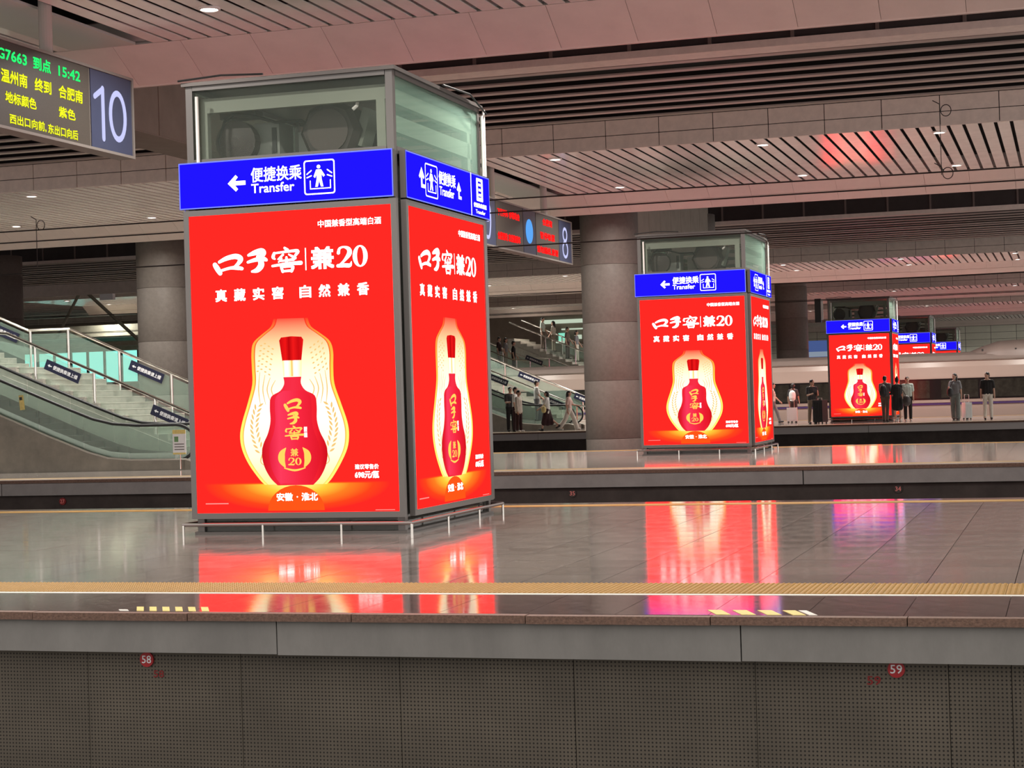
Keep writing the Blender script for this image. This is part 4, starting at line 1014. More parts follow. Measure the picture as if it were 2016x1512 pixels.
# ================================================================== ESCALATOR AND STAIRS
def poly_off(P, dz): return [(x, z+dz) for x, z in P]
ESC = [(-18.95, .22), (-20.3, .23), (-20.9, .28), (-21.4, .42), (-22.4, .80), (-23.72, 1.34), (-26.0, 2.27), (-30.0, 3.90)]
HR = [(-30.0, 4.75), (-26.0, 3.10), (-23.7, 2.15), (-21.9, 1.42), (-21.3, 1.19), (-20.8, 1.07), (-20.2, 1.02), (-19.2, 1.01)]
def make_escalator():
    e = empty('escalator', (-22, 36.5, 0))
    def P(x): return x+22
    esc = [(P(x), z) for x, z in ESC]; hr = [(P(x), z) for x, z in HR]
    for y0 in (0., 1.52):
        MB().prism_xz([(esc[0][0]+.25, 0), (esc[0][0]+.25, .15)] + esc + [(esc[-1][0], 0)], y0, y0+.06).build('side_cladding', M_clad, e)
        MB().tube([(esc[0][0]+.25, y0+.03, .17)] + [(x, y0+.03, z+.01) for x, z in esc], .028, 8).build('bright_trim', M_trimw, e)
        yb = y0+.10 if y0 == 0 else y0-.04
        # glass panels between trim and handrail
        def zat(L, x):
            L = sorted(L)
            for (a, b), (c, d) in zip(L, L[1:]):
                if a <= x <= c: return b+(d-b)*(x-a)/(c-a)
            return L[0][1] if x < L[0][0] else L[-1][1]
        x = P(-19.25)
        while x > P(-29.6):
            x2 = max(x-1.15, P(-29.8))
            MB().prism_xz([(x-.01, zat(esc, x)+.03), (x-.01, zat(hr, x)-.03), ((x+x2)/2, zat(hr, (x+x2)/2)-.03), (x2+.01, zat(hr, x2)-.03), (x2+.01, zat(esc, x2)+.03), ((x+x2)/2, zat(esc, (x+x2)/2)+.03)], yb, yb+.012).build('glass_panel', M_glassb, e)
            x = x2
        # skirt
        MB().prism_xz([(a, b-.03) for a, b in esc] + [(a, b+.16) for a, b in esc[::-1]], yb+(.05 if y0 == 0 else -.06), yb+(.06 if y0 == 0 else -.05)).build('skirt_panel', M_steel, e)
        cx = hr[-1][0]; R_ = .40
        loop = [(cx+R_*math.sin(a)*1.15, yb+.006, hr[-1][1]-R_+R_*math.cos(a)) for a in [PI*k/12 for k in range(1, 13)]]
        MB().tube([(a, yb+.006, b) for a, b in hr] + loop + [(cx-.35, yb+.006, .18)], .036, 10).build('handrail', M_cable, e, smooth=True)
        MB().prism_xz([(cx, .2), (cx, hr[-1][1]-.03)] + [(cx+(R_-.04)*math.sin(a)*1.15, hr[-1][1]-R_+(R_-.04)*math.cos(a)) for a in [PI*k/10 for k in range(1, 10)]], yb, yb+.012).build('newel_glass', M_glassb, e)
    # steps
    sm = MB().box(-.2, .2, .16, 1.40, -.2, 0).mesh('step', M_escst)
    x = -20.9; z = .23
    while x > -29.8: link('step', sm, e, (P(x), 0, z)); x -= .36; z = .23 + max(0, (-20.9-x))*.408
    MB().box(P(-20.7), P(-18.8), .16, 1.40, 0, .21).build('landing_plate', M_steel, e)
    cl = MB().obox((P(-23.13), .085, 1.62), (.12, .01, .34), (0, -.1, 0)).build('caution_label', M_paint, e)
    MB().obox((P(-23.15), .078, 1.71), (.07, .006, .07), (0, -.1, 0)).build('caution_mark', M_black, cl)
    return e
def make_stairs():
    s = empty('staircase', (-22, 38.4, 0))
    def P(x): return x+22
    W_ = 3.0; rise, tread = .156, .367
    x, z = -18.9, 0.; prof = []
    def add(x, z, w):
        st = MB().box(P(x-w), P(x), 0, W_, max(0, z-.35), z+rise).build('step', M_stepc, s)
        MB().box(P(x)-.05, P(x)+.012, .02, W_-.02, z+rise-.012, z+rise+.006).build('step_nosing', M_nosing, st)
    for i in range(16): add(x, z, tread); x -= tread; z += rise
    add(x, z-rise+.001, 1.15); x -= 1.15
    for i in range(14): add(x, z, tread); x -= tread; z += rise
    MB().prism_xz([(P(-18.9), 0), (P(-24.77), 2.3), (P(-25.9), 2.3), (P(-31), 4.4), (P(-31), 3.9), (P(-25.9), 1.8), (P(-24.8), 1.8), (P(-20.2), 0)], -.04, -.005).build('stringer', M_stepc, s)
    # two balustrades of steel posts, handrail and glass
    for nm, y, rail, xs_ in (('near', .12, [(-18.5, .92), (-19.1, .95), (-24.7, 3.32), (-25.9, 3.45), (-31, 5.6)], (-19.15, -20.75, -22.35, -23.95, -25.6, -27.2, -28.9)), ('far', 2.5, [(-18.9, 1.12), (-24.39, 3.49), (-25.6, 3.5), (-31, 5.8)], (-19.5, -21.55, -23.0, -24.45, -25.55, -27.1, -28.6))):
        R_ = [(P(a), b) for a, b in rail]
        def zat(x):
            L = sorted(R_)
            for (a, b), (c, d) in zip(L, L[1:]):
                if a <= x <= c: return b+(d-b)*(x-a)/(c-a)
            return L[-1][1]
        b = MB().tube([(a, y, c) for a, c in R_], .035, 10).build('handrail', M_chrome, s)
        px_ = None
        for xx in xs_:
            q = P(xx); zt = zat(q)
            MB().cyl((q, y), .03, zt-1.02, zt-.02, 10).build('rail_post', M_chrome, b)
            if px_ is not None:
                MB().prism_xz([(px_-.05, zat(px_-.05)-.82), (px_-.05, zat(px_-.05)-.10), (q+.05, zat(q+.05)-.10), (q+.05, zat(q+.05)-.82)], y-.006, y+.006).build('glass_panel', M_glassb, b)
            px_ = q
    for xx, zz in ((-23.95, 2.14), (-21.9, 1.28)):
        MB().box(P(xx)-.0, P(xx)+.02, .6, 1.5, zz-.1, zz+.02).build('riser_plate', M_signn, s)
    return s
def make_sign():
    q = empty('direction_sign')
    MB().box(-.5, .5, 0, .02, -.125, .125).build('plate', M_signn, q)
    mb = MB(); mb.flat([(-.43, 0), (-.37, .04), (-.37, .014), (-.31, .014), (-.31, -.014), (-.37, -.014), (-.37, -.04)], -.003)
    add_text(mb, '便捷换乘请上楼', -.27, .44, -.05, .055, .03, -.003); mb.build('lettering', M_signw, q)
    return q
esc0, st0, sg0 = make_escalator(), make_stairs(), make_sign()
tag(esc0, 'escalator with green glass sides and black handrails left of the nearest kiosk', 'escalator', 'platform escalators')
tag(st0, 'stone staircase with steel and glass railings behind the left escalator', 'stairs', 'platform stairs')
sfirst = [True]
def place_sign(x, y, z, lab, tilt=math.atan(.425)):
    q = sg0 if sfirst[0] else copy_tree(sg0); sfirst[0] = False
    q.location = (x, y, z); q.rotation_euler = (0, tilt, 0); tag(q, lab, 'sign', 'navy stair direction signs')
YB, YA = 38.4+.12-.05, 38.4+2.5-.05
place_sign(-23.18, YB, 2.35, 'navy sign below the middle of the left stair railing beside cyan windows')
place_sign(-20.35, YB, 1.18, 'navy sign lowest on the left stair railing next to the kiosk')
place_sign(-22.22, YA, 2.32, 'navy sign on the rear stair railing before the left pillar')
place_sign(-26.35, YA, 3.50, 'navy sign cut by the left picture edge at the top')
DY3 = 35.0
e3 = copy_tree(esc0); e3.location.y += DY3; e3.location.x -= .7; tag(e3, 'escalator with black looped handrails behind people beyond the nearest kiosk', 'escalator', 'platform escalators')
s3 = copy_tree(st0); s3.location.y += DY3; s3.location.x -= .7; tag(s3, 'staircase behind the far escalator left of the pillar', 'stairs', 'platform stairs')
place_sign(-23.3, YB+DY3, 2.18, 'navy sign low beside the two men at the far escalator')
place_sign(-22.6, YA+DY3, 2.22, 'navy sign on the far railing just above the heads of the men'); place_sign(-20.75, YB+DY3, 1.10, 'navy sign behind the woman in the dark skirt'); place_sign(-20.1, YA+DY3, 1.20, 'navy sign beside the pillar above the walking woman')
DY4, DX4 = 54.9, -2.9
s4 = copy_tree(st0); s4.location.y += DY4; s4.location.x += DX4; tag(s4, 'upper staircase behind the train with dim descending people', 'stairs', 'platform stairs')
s5 = copy_tree(st0); s5.location.y += 58.6; s5.location.x += 1.0; tag(s5, 'rearmost dim staircase beyond the landing behind the train', 'stairs', 'platform stairs')
place_sign(-27.5, YB+DY4, 3.35, 'faint navy sign on the railing behind the train')
nb = empty('notice_board', (-19.02, 36.38, .35)); tag(nb, 'small white and yellow notice at the escalator foot beside the kiosk', 'sign')
MB().box(-.16, .16, 0, .02, 0, .55).build('plate', M_signw, nb); MB().box(-.16, .16, -.004, 0, .46, .55).build('yellow_band', M_paint, nb); MB().box(-.16, .16, -.004, 0, 0, .04).build('yellow_band', M_paint, nb)
MB().box(-.12, -.02, -.004, 0, .28, .40).build('green_mark', pbr('notice_green', (.15, .3, .12), .5), nb); MB().cyl((0, .03), .015, -.33, .1, 8).build('stand', M_chrome, nb)
MB().box(-.12, .12, -.003, 0, .1, .12).box(-.12, .12, -.003, 0, .16, .18).box(-.12, .12, -.003, 0, .22, .24).build('text_line', M_framed, nb)
# braces and ducts in the gloom behind the left stairs
for k, (a, b, r, lab) in enumerate((((-44, 62, 4.3), (-41.8, 62, 6.0), .07, 'slanting grey brace beside the left pale pillar'), ((-41.5, 62, 6.0), (-40.2, 62, 4.3), .06, 'second slanting brace near the left pale pillar'), ((-37.6, 62, 4.2), (-36.5, 62, 5.95), .06, 'thin slanting brace left of the dark pillar'), ((-36.2, 62, 5.95), (-33.3, 62, 3.4), .07, 'long slanting brace running down to the dark pillar'))):
    t = MB().tube([a, b], r, 8).build('brace', M_truss); tag(t, lab, 'brace')
for (x0, x1, y, z0, z1, m, lab) in ((-58, -30, 61.8, 5.9, 6.3, M_fasc2, 'grey girder crossing above the slanting braces'), (-62, -30, 78, 5.0, 5.5, M_truss, 'dull green girder beyond the braces'), (-64, -32, 84, 4.75, 4.9, M_truss, 'pale thin girder above the cyan windows'), (-64, -32, 90, 5.5, 6.3, M_brown, 'dark girder in the gloom beyond the braces')):
    t = MB().box(x0, x1, y, y+.5, z0, z1).build('girder', m); tag(t, lab, 'girder', kind='structure')
    MB().box(x0, x1, y-.04, y+.54, z0-.05, z0).build('flange', m, t)
for x, lab in ((-43.9, 'small white lamp box by the left brace'), (-35.3, 'small white lamp box by the right brace')):
    t = MB().box(x-.28, x+.28, 62-.1, 62+.1, 5.62 if x > -40 else 5.9, 5.86 if x > -40 else 6.2).build('lamp_box', M_signw, bevel=.02); tag(t, lab, 'lamp')

# ================================================================== TRAIN
def make_train():
    t = empty('train', (0, 81.0, 0)); tag(t, 'white high speed train with dark window band behind the third platform', 'train')
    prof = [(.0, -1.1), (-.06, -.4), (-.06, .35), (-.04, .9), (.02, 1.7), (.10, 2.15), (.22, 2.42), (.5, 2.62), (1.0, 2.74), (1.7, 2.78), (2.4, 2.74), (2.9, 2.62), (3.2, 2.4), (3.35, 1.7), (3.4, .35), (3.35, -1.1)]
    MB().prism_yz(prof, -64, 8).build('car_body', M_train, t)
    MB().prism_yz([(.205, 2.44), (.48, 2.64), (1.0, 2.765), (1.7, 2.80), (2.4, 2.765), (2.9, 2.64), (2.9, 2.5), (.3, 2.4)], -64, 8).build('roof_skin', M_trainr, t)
    MB().box(-64, 8, .16, .2, 2.405, 2.425).build('roof_seam', M_brown, t)
    band = MB().prism_yz([(-.055, .73), (.012, 1.64), (.04, 1.64), (-.03, .73)], -64, 8).build('window_band', M_twin, t)
    pm = MB().prism_yz([(-.066, .80), (-.005, 1.57), (.01, 1.57), (-.05, .80)], -.78, .78).mesh('window_pane', M_tpane)
    x = -62.
    i = 0
    while x < 7:
        if i % 9 != 8:
            link('window_pane', pm, band, (x, 0, 0))
        x += 2.05; i += 1
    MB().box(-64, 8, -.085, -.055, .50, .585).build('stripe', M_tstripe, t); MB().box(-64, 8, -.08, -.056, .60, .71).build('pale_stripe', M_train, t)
    # pantograph fairing on the roof
    mb = MB(); sec = [(-5.2, 2.55, .02), (-4.4, 2.72, .5), (-3.7, 3.0, .9), (-3.0, 3.22, 1.1), (-2.0, 3.27, 1.15), (8, 3.27, 1.15)]
    rings = []
    for x, z, w in sec:
        rings.append([mb.bm.verts.new((x, 1.7+w*1.2*math.cos(a), 2.35+(z-2.35)*max(0, math.sin(a))**.6)) for a in [PI+ (-PI)*k/12 for k in range(13)]])
    for A, B in zip(rings, rings[1:]):
        for k in range(12): mb.bm.faces.new((A[k], A[k+1], B[k+1], B[k]))
    mb.bm.faces.new(rings[-1])
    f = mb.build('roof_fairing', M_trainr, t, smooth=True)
    for x in (-3.6, -2.2): MB().box(x-.04, x+.04, .42, .50, 2.78, 2.88).build('fairing_vent', M_black, f)
    # pale seat backs glimpsed through the panes, reddish door jambs
    for x in (-30.6, -8.75, -18): MB().box(x-.12, x+.12, -.075, -.04, .75, 1.62).build('door_jamb', pbr('train_jamb', (.35, .14, .10), .5), band)
    return t
make_train()

# ================================================================== PEOPLE
M_skin  = pbr('skin', (.56, .34, .25), .55)
M_hair  = pbr('hair_black', (.012, .010, .010), .45)
CL = {}
def cloth(name, col): return pbr('cloth_'+name, col, .85, noise=.12, nscale=14)
def voxel(mb, name, mat, vox, parent, sm=4):
    me = mb.mesh(name, mat)
    o = bpy.data.objects.new(name, me)
    r = o.modifiers.new('r', 'REMESH'); r.mode = 'VOXEL'; r.voxel_size = vox; r.use_smooth_shade = True
    s = o.modifiers.new('s', 'SMOOTH'); s.iterations = sm; s.factor = .5
    m2 = eval_mesh(o); m2.name = name
    bpy.data.objects.remove(o); bpy.data.meshes.remove(me)
    if not m2.materials: m2.materials.append(mat)
    m2.polygons.foreach_set('use_smooth', [True]*len(m2.polygons))
    return link(name, m2, parent)
def person(loc, face, h, label, top, bottom, shoes, hair='short', legs=((.0, .0), (.0, .0)), arms=((.05, .15, .1), (.05, .15, .1)), lower='trousers', sleeves='short', shoe_h=.0, head=0., lean=0., female=False, group=None, wide=1.0, long_top=0.):
    """face: heading in radians, 0 looks towards the camera (-y); legs: (swing, knee) left, right; arms: (swing, elbow, out)"""
    p = empty('person', loc, face); tag(p, label, 'person', group)
    k = h/1.72
    V = lambda x, y, z: Vector((x*k, (y - lean*max(0, z-.9))*k, z*k))
    hipw, shw = (.09, .148) if female else (.092, .175)
    tw = .058 if female else .075
    hip, chest, neck = V(0, 0, .94), V(0, 0, 1.28), V(0, 0, 1.47)
    hc = V(0, -.015, 1.60)
    J = {}
    for i, s in enumerate((1, -1)):
        sw, kn = legs[i]
        a = V(s*hipw, 0, .90)
        kd = Vector((s*.01, -math.sin(sw), -math.cos(sw)))*.43*k
        an = Vector((0, -math.sin(sw-kn), -math.cos(sw-kn)))*.42*k
        J['hip', i], J['knee', i], J['ank', i] = a, a+kd, a+kd+an
        aw, el, out = arms[i]
        sh = V(s*shw, .005, 1.375)
        u = Vector((s*math.sin(out), -math.sin(aw)*math.cos(out), -math.cos(aw)*math.cos(out)))*.29*k
        f = Vector((s*math.sin(out)*.3 - s*max(0, el-.9)*.45, -math.sin(aw+el), -math.cos(aw+el))).normalized()*.25*k
        J['sh', i], J['elb', i], J['wri', i] = sh, sh+u, sh+u+f
        J['fd', i] = f.normalized()
    low = min(J['ank', 0].z, J['ank', 1].z) - .075*k
    off = Vector((0, 0, -low))
    for q in J:
        if q[0] != 'fd': J[q] = J[q]+off
    hip, chest, neck, hc = hip+off, chest+off, neck+off, hc+off
    # ---- body: one surface
    b = MB()
    rot = Euler((0, 0, head)).to_matrix()
    def hp(x, y, z): return hc + rot @ Vector((x*k, y*k, z*k))
    b.ell(hc, (.076*k, .092*k, .108*k), (0, 0, head)); b.ell(hp(0, -.02, -.055), (.058*k, .068*k, .062*k), (0, 0, head))
    b.cap(hp(0, -.088, .012), hp(0, -.105, -.024), .011*k, .016*k, 8)                       # nose
    b.cap(hp(-.02, -.083, -.062), hp(.02, -.083, -.062), .010*k, .010*k, 6); b.ell(hp(0, -.078, -.098), (.026*k, .02*k, .018*k))   # lips, chin
    for s in (-1, 1): b.ell(hp(s*.078, .01, -.005), (.012*k, .022*k, .032*k)); b.ell(hp(s*.03, -.082, .028), (.022*k, .012*k, .008*k))
    b.cap(neck-Vector((0, 0, .05*k)), hc-Vector((0, -.02*k, .05*k)), .055*k, .05*k)
    b.cap(J['sh', 0], J['sh', 1], .055*k, .055*k)
    X1 = Vector((tw*k, 0, 0))
    for s in (-1, 1):
        b.cap(hip+X1*s, hip.lerp(chest, .5)+X1*s*.8, .085*k, .078*k); b.cap(hip.lerp(chest, .5)+X1*s*.8, chest+X1*s, .078*k, .088*k); b.cap(neck-Vector((0, 0, .03*k)), J['sh', (1-s)//2], .05*k, .048*k)
    for i, s in enumerate((1, -1)):
        b.cap(J['hip', i], J['knee', i], .085*k, .056*k); b.cap(J['knee', i], J['ank', i], .056*k, .036*k)
        b.cap(J['sh', i], J['elb', i], .052*k, .040*k); b.cap(J['elb', i], J['wri', i], .040*k, .027*k)
        w, f = J['wri', i], J['fd', i]
        side = f.cross(Vector((1, 0, 0))).normalized() if abs(f.x) < .8 else f.cross(Vector((0, 1, 0))).normalized()
        up = side.cross(f).normalized()
        b.ell(w+f*.045*k, (.022*k, .034*k, .05*k)) if abs(f.z) > .7 else b.cap(w+f*.02*k, w+f*.065*k, .028*k, .03*k, 8)
        for j, (o_, ln) in enumerate(((-.027, .062), (-.009, .075), (.009, .07), (.026, .055))):
            r0 = w+f*.08*k+side*o_*k
            m_ = r0+f*ln*.55*k+up*.004*k; b.cap(r0, m_, .0095*k, .009*k, 6); b.cap(m_, m_+f*ln*.45*k-up*s*.016*k, .009*k, .008*k, 6)
        t0 = w+f*.03*k-side*.03*k
        b.cap(t0, t0+(f*.6-side).normalized()*.05*k, .011*k, .009*k, 6)
        b.cap(J['ank', i]-Vector((0, 0, .03*k)), J['ank', i]+Vector((0, -.12*k, -.045*k)), .036*k, .028*k)
    voxel(b, 'body', M_skin, .0115, p, 2)
    # ---- eyes
    e = MB()
    for s in (-1, 1): e.ell(hp(s*.031, -.084, .016), (.012*k, .007*k, .006*k), (0, 0, head), 8, 5); e.obox(hp(s*.031, -.090, .034), (.03*k, .008*k, .006*k), (0, 0, head))
    e.build('eyes_and_brows', M_hair, p)
    # ---- top
    c = MB(); g_ = .016*k
    for s in (-1, 1):
        lo_, mid_ = hip-Vector((0, 0, (.02+long_top)*k)), hip.lerp(chest, .55)
        c.cap(lo_+X1*s*1.15*wide, mid_+X1*s*wide, .092*k*wide+g_, .085*k*wide+g_, 12); c.cap(mid_+X1*s*wide, chest+X1*s*1.05, .085*k*wide+g_, .09*k+g_, 12)
        c.cap(neck-Vector((0, 0, .055*k)), J['sh', (1-s)//2], .052*k, .048*k+g_)
    c.cap(lo_, chest, .095*k*wide+g_, .10*k+g_, 12); c.cap(J['sh', 0], J['sh', 1], .055*k+g_, .055*k+g_)
    for i in (0, 1):
        if sleeves == 'none': continue
        if sleeves == 'short': c.cap(J['sh', i], J['sh', i].lerp(J['elb', i], .72), .054*k+g_, .056*k+g_)
        else: c.cap(J['sh', i], J['elb', i], .054*k+g_, .046*k+g_); c.cap(J['elb', i], J['elb', i].lerp(J['wri', i], .93), .05*k+g_, .036*k+g_)
    voxel(c, 'top', top, .018, p)
    # ---- lower garment
    c = MB()
    if lower == 'trousers':
        c.cap(J['hip', 0], J['hip', 1], .112*k, .112*k, 12)
        for i in (0, 1): c.cap(J['hip', i], J['knee', i], .098*k, .076*k); c.cap(J['knee', i], J['ank', i]+Vector((0, 0, .01)), .076*k, .062*k)
        voxel(c, 'trousers', bottom, .018, p)
    elif lower == 'wide':
        c.cap(J['hip', 0], J['hip', 1], .115*k, .115*k, 12)
        for i in (0, 1): c.cap(J['hip', i], J['knee', i], .105*k, .10*k); c.cap(J['knee', i], J['ank', i], .10*k, .10*k)
        voxel(c, 'wide_trousers', bottom, .018, p)
    elif lower == 'shorts':
        c.cap(J['hip', 0], J['hip', 1], .112*k, .112*k, 12)
        for i in (0, 1): c.cap(J['hip', i], J['knee', i], .10*k, .085*k)
        voxel(c, 'shorts', bottom, .018, p)
    else:
        kz = (J['knee', 0]+J['knee', 1])/2; dp = -.14*k if lower == 'long_skirt' else .06*k
        c.cap(J['hip', 0], J['hip', 1], .115*k, .115*k, 12)
        for i in (0, 1): c.cap(J['hip', i], J['knee', i]+Vector((0, 0, dp)), .12*k, .13*k)
        c.cap((J['hip', 0]+J['hip', 1])/2, kz+Vector((0, 0, dp)), .13*k, .15*k)
        voxel(c, 'skirt', bottom, .02, p)
    # ---- shoes
    for i in (0, 1):
        a = J['ank', i]; fx = Vector((0, -1, 0)); pitch_ = legs[i][0]-legs[i][1]
        fx = Vector((0, -math.cos(pitch_*.6), math.sin(pitch_*.6)))
        c = MB(); c.cap(a+Vector((0, .03*k, -.035*k)), a+fx*.13*k+Vector((0, 0, -.042*k)), .042*k, .036*k, 10); c.cap(a+Vector((0, .03*k, -.02*k)), a+Vector((0, .0, .0)), .044*k, .045*k, 10)
        sh = c.build('shoe', shoes, p, smooth=True)
    # ---- hair
    c = MB()
    c.ell(hp(0, .012, .030), (.086*k, .094*k, .092*k), (0, 0, head)); c.ell(hp(0, .035, -.005), (.080*k, .075*k, .088*k), (0, 0, head))
    if hair == 'long': c.cap(hp(0, .055, .0), hp(0, .085, -.24), .078*k, .06*k, 12); c.cap(hp(.062, .02, 0), hp(.07, .03, -.2), .03*k, .03*k); c.cap(hp(-.062, .02, 0), hp(-.07, .03, -.2), .03*k, .03*k)
    if hair == 'bun': c.ell(hp(0, .06, .12), (.045*k, .045*k, .045*k)); c.cap(hp(0, .06, .0), hp(0, .07, -.06), .06*k, .05*k)
    if hair == 'bob': c.cap(hp(0, .05, 0), hp(0, .055, -.08), .08*k, .078*k, 12)
    if hair == 'hat': c.ell(hp(0, 0, .075), (.10*k, .11*k, .05*k))
    hm = voxel(c, 'hair', M_hair, .014, p)
    return p
W_ = cloth
stand = ((.04, .02), (-.04, .03)); stride = ((.38, .10), (-.30, .25)); step_ = ((.2, .08), (-.18, .18))
white, offw, black, charcoal, grey, navy, khaki, brown_, cream, green_ = W_('white', (.72, .73, .70)), W_('offwhite', (.60, .57, .50)), W_('black', (.014, .012, .013)), W_('charcoal', (.045, .042, .045)), W_('grey', (.20, .20, .21)), W_('navy', (.03, .03, .07)), W_('khaki', (.25, .20, .15)), W_('brown', (.13, .10, .08)), W_('cream', (.66, .62, .55)), W_('pale_green', (.52, .60, .55))
darkred = W_('dark_maroon', (.035, .012, .014)); shw_ = pbr('shoe_white', (.75, .73, .68), .5); shb = pbr('shoe_black', (.015, .014, .014), .5)
GR_ = 'people waiting on the third platform'
person((-3.02, 71.4, 0), .15, 1.80, 'man in black polo shirt and white trousers at the far right', black, cream, shb, legs=step_, arms=((.1, .12, .16), (-.1, .12, .16)), head=-.9, wide=1.06, group=GR_)
person((-4.28, 72.3, 0), -.1, 1.80, 'long haired woman in grey carrying a bag and pulling a white suitcase', grey, W_('grey_green', (.16, .18, .17)), shb, hair='long', lower='wide', legs=step_, arms=((-.1, .1, .2), (.5, 1.3, .15)), head=-.5, female=True, group=GR_)
person((-6.12, 72.6, 0), .2, 1.72, 'man in pale green tee shirt and black trousers beside the third kiosk', green_, black, shw_, legs=stand, arms=((.05, .3, .1), (.1, .2, .1)), head=.2, group=GR_)
person((-6.42, 71.5, 0), PI+.4, 1.70, 'woman in black dress with hair in a bun beside the third kiosk', black, black, shw_, hair='bun', lower='skirt', legs=stand, arms=((.25, 1.2, .15), (.3, 1.0, .1)), female=True, sleeves='long', group=GR_)
person((-6.92, 71.9, 0), PI-.3, 1.78, 'man with black backpack and brown trousers right of the third kiosk', grey, brown_, shb, legs=((.10, .05), (-.08, .05)), arms=((.2, .9, .15), (.2, .8, .15)), group=GR_)
person((-9.75, 71.8, 0), .5, 1.72, 'man in dark grey shirt holding a phone left of the third kiosk', charcoal, khaki, shb, legs=((.08, .04), (-.10, .06)), arms=((.3, 1.75, .12), (.25, 1.5, .12)), head=.5, wide=1.06, group=GR_)
person((-11.05, 75.6, 0), PI, 1.62, 'dark haired woman with a pale bag on her back before the train', charcoal, W_('dim', (.05, .045, .045)), shb, hair='bob', legs=stand, female=True, arms=((.1, .4, .25), (.1, .4, .25)), group=GR_)
person((-11.75, 74.6, 0), PI/2+.2, 1.70, 'walking person mostly hidden behind the second kiosk', offw, grey, shb, legs=stride, arms=((.4, .4, .1), (-.3, .3, .1)), group=GR_)
G2 = 'people at the far escalator'
person((-21.17, 69.5, 0), PI/2-.2, 1.66, 'standing man in loose beige shirt and dark trousers with white shoes', offw, darkred, shw_, legs=stand, arms=((.0, .1, .06), (.05, .1, .06)), long_top=.10, wide=1.1, sleeves='long', group=G2)
person((-21.55, 70.3, 0), PI/2, 1.80, 'tall man in white shirt behind the man in beige', white, darkred, shb, legs=stand, group=G2)
person((-21.98, 71.0, 0), .6, 1.82, 'tall man in dark grey shirt standing at the escalator side', charcoal, black, shb, legs=stand, arms=((.3, 1.3, .1), (.3, 1.3, .1)), group=G2)
person((-21.22, 72.25, .37), PI/2+.5, 1.68, 'man in white tee shirt behind the escalator glass', white, grey, shb, legs=stand, arms=((.2, .9, .1), (.2, .6, .1)), group=G2)
person((-20.22, 70.3, 0), PI/2+PI, 1.62, 'woman in white shirt and dark skirt walking with a yellow bag', white, darkred, shb, hair='bob', lower='long_skirt', legs=((.30, .08), (-.35, .55)), arms=((.3, .7, .1), (.1, .4, .1)), female=True, long_top=.12, wide=1.12, group=G2)
person((-19.38, 70.6, 0), PI/2, 1.64, 'long haired woman in cream trousers striding past the escalator loops', W_('pinkish', (.66, .50, .45)), cream, shw_, hair='long', lower='wide', legs=((.42, .12), (-.35, .30)), arms=((.4, 1.0, .1), (-.2, .4, .1)), female=True, group=G2)
G3 = 'dim people on the upper far stairs'
def stair_z(x):
    d = -18.9-x
    if d < 16*.367: return max(0, int(d/.367)+1)*.156
    if d < 16*.367+1.15: return 16*.156
    return 16*.156 + (int((d-16*.367-1.15)/.367)+1)*.156
for (X_, Y, dx, h_, fc, lab, tp, bt2, hs) in ((-29.84, 94.6, DX4, 1.74, PI/2, 'dim man highest on the far stairs', darkred, grey, 'short'), (-29.68, 95.3, DX4, 1.70, PI/2, 'dim person between two men on the far stairs', grey, khaki, 'bob'), (-28.93, 94.3, DX4, 1.80, PI/2+.3, 'dark clothed man with backpack stooping on the far stairs', black, darkred, 'short'),
        (-28.36, 98.2, 1.0, 1.78, PI/2, 'dim figure left of the green lit gap on far stairs', green_, brown_, 'short'), (-27.90, 98.8, 1.0, 1.74, -PI/2, 'dim long haired figure in pale top on the far stairs', offw, khaki, 'long'), (-26.88, 98.0, 1.0, 1.80, PI/2, 'dim figure in brown beside the bright green gap', brown_, darkred, 'short'), (-26.54, 98.7, 1.0, 1.76, PI/2, 'dim figure in pale coat next to the pillar', grey, offw, 'bob')):
    person((X_, Y, stair_z(X_-dx)), fc, h_, lab, tp, bt2, shb, hair=hs, legs=stand, arms=((.2, .4, .1), (-.1, .3, .1)), group=G3)
# green lit gap and lamps behind the far stairs
gp = MB().box(-29.12, -28.57, 104.2, 104.3, 4.65, 5.14).build('lit_sign', emi('lit_green_sign', (.25, .75, .55), 1.0)); tag(gp, 'glowing green sign behind the people on the far stairs', 'sign')
MB().box(-29.3, -28.57, 104.15, 104.2, 4.55, 4.68).build('pale_band', E_glowin, gp)
for x0, x1, z0, z1, lab in ((-30.2, -26.8, 5.72, 5.95, 'long pale lit soffit strip above the far stairs'), (-28.9, -27.3, 5.32, 5.40, 'thin bright strip above the green sign'), (-28.1, -27.7, 4.75, 5.0, 'small bright patch beside the green sign')):
    t = MB().box(x0, x1, 104.1, 104.29, z0, z1).build('strip_light', E_glowin); tag(t, lab, 'lamp')

# ================================================================== LUGGAGE
def suitcase(loc, rz, w, d, h, mat, label, handle=.0, soft=False):
    s = empty('suitcase', loc, rz); tag(s, label, 'suitcase')
    MB().box(-w/2, w/2, -d/2, d/2, .06, h).build('shell', mat, s, bevel=.035)
    rb = MB().box(-.012, .012, -.008, 0, .12, h-.08).mesh('rib', mat)
    for k in range(5): link('rib', rb, s, (-w*.36+w*.18*k, -d/2, 0))
    wm = MB().lathe([(.028, -.015), (.028, .015)], seg=12, axis='y').mesh('wheel', M_black)
    for a in (-1, 1):
        for b in (-1, 1): link('wheel', wm, s, (a*(w/2-.05), b*(d/2-.05), .029))
    hd = MB().tube([(-.09, 0, h-.01), (-.09, 0, h+handle), (.09, 0, h+handle), (.09, 0, h-.01)], .011, 6).build('pull_handle', M_steel, s)
    return s
M_scw = pbr('suitcase_white', (.66, .70, .70), .35); M_scb = pbr('suitcase_black', (.018, .017, .020), .55); M_scn = pbr('suitcase_navy', (.035, .03, .085), .45)
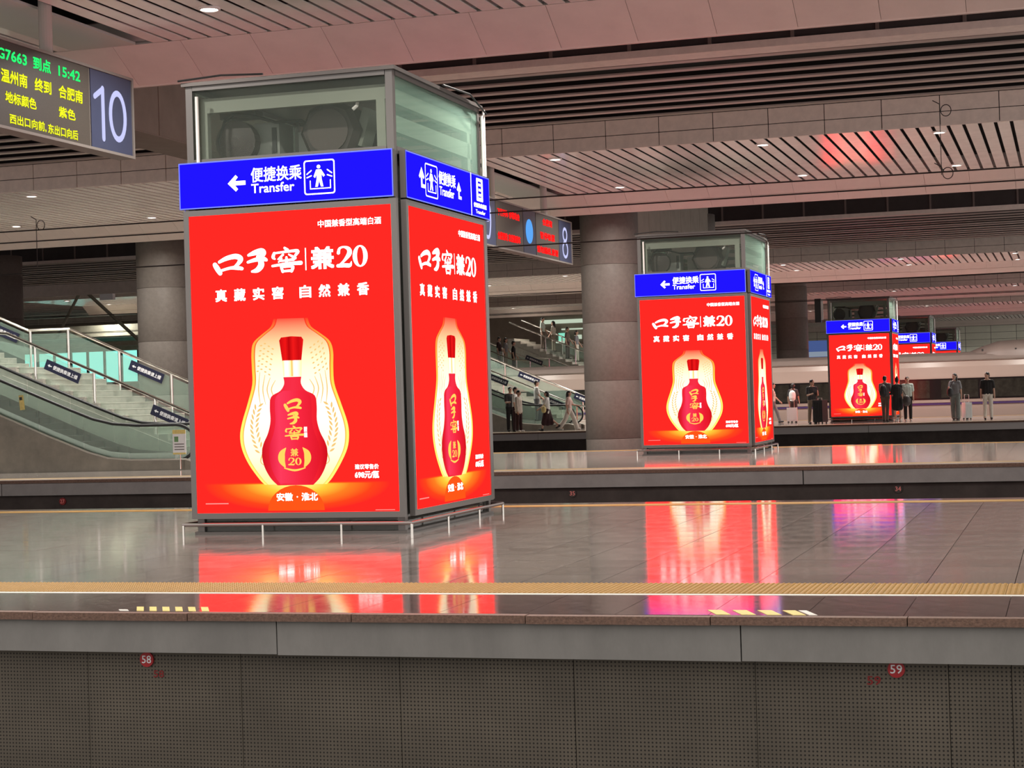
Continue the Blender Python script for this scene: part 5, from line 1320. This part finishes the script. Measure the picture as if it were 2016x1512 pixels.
suitcase((-10.98, 74.7, 0), .05, .42, .26, .62, M_scw, 'pale upright suitcase before the train left of the third kiosk', .3)
suitcase((-3.86, 72.5, 0), .4, .26, .42, .66, M_scw, 'white suitcase beside the long haired woman in grey', .3)
suitcase((-9.38, 71.3, 0), -.5, .46, .36, .92, M_scb, 'tall black suitcase leaning by the left edge of the third kiosk', .08)
suitcase((-21.08, 72.3, .36), .2, .42, .26, .66, M_scn, 'dark blue suitcase on the far escalator landing', .25)
def bag(loc, rz, size, mat, label, cat='bag', strap=None, name='backpack'):
    s = empty(name, loc, rz); tag(s, label, cat)
    c = MB(); c.ell((0, 0, 0), size); c.cap((0, 0, size[2]*.4), (0, 0, -size[2]*.5), size[0]*.8, size[0]*.95); b = voxel(c, 'bag_body', mat, .02, s)
    MB().box(-size[0]*.6, size[0]*.6, -size[1]*1.25 if name == 'backpack' else -size[1], -size[1]*.8, -size[2]*.55, -size[2]*.05).build('pocket', mat, s, bevel=.01)
    if strap: MB().tube(strap, .014, 6).build('strap', mat, s)
    return s
bag((-6.97, 71.66, 1.22), -.3, (.16, .11, .25), M_scb, 'black backpack worn by the man right of the third kiosk', 'backpack', [(.1, .1, .2), (.1, .25, .24), (.1, .3, .0), (.1, .15, -.2)])
bag((-11.05, 75.36, 1.12), 0, (.15, .10, .22), M_scw, 'pale bag carried on the back of the woman before the train', 'bag', [(-.1, .1, .2), (-.1, .22, .22), (-.1, .26, .0)], 'shoulder_bag')
bag((-4.45, 71.98, 1.1), 0, (.13, .08, .18), M_scb, 'black bag hanging in front of the woman in grey', 'bag', [(0, 0, .18), (.12, .05, .4), (.22, .18, .5)], 'shoulder_bag')
bag((-20.29, 70.05, .88), .2, (.11, .07, .12), pbr('bag_yellow', (.62, .55, .24), .5), 'small yellow handbag at the hip of the woman in dark skirt', 'bag', [(0, 0, .1), (.06, .1, .3), (.12, .16, .5)], 'handbag')
bag((-6.05, 71.35, .82), .4, (.17, .08, .15), pbr('bag_dark', (.05, .04, .04), .5), 'dark round bag carried beside the woman in black', 'bag', [(0, 0, .12), (-.1, .05, .35), (-.2, .08, .5)], 'handbag')

bpy.data.scenes.remove(TMP)
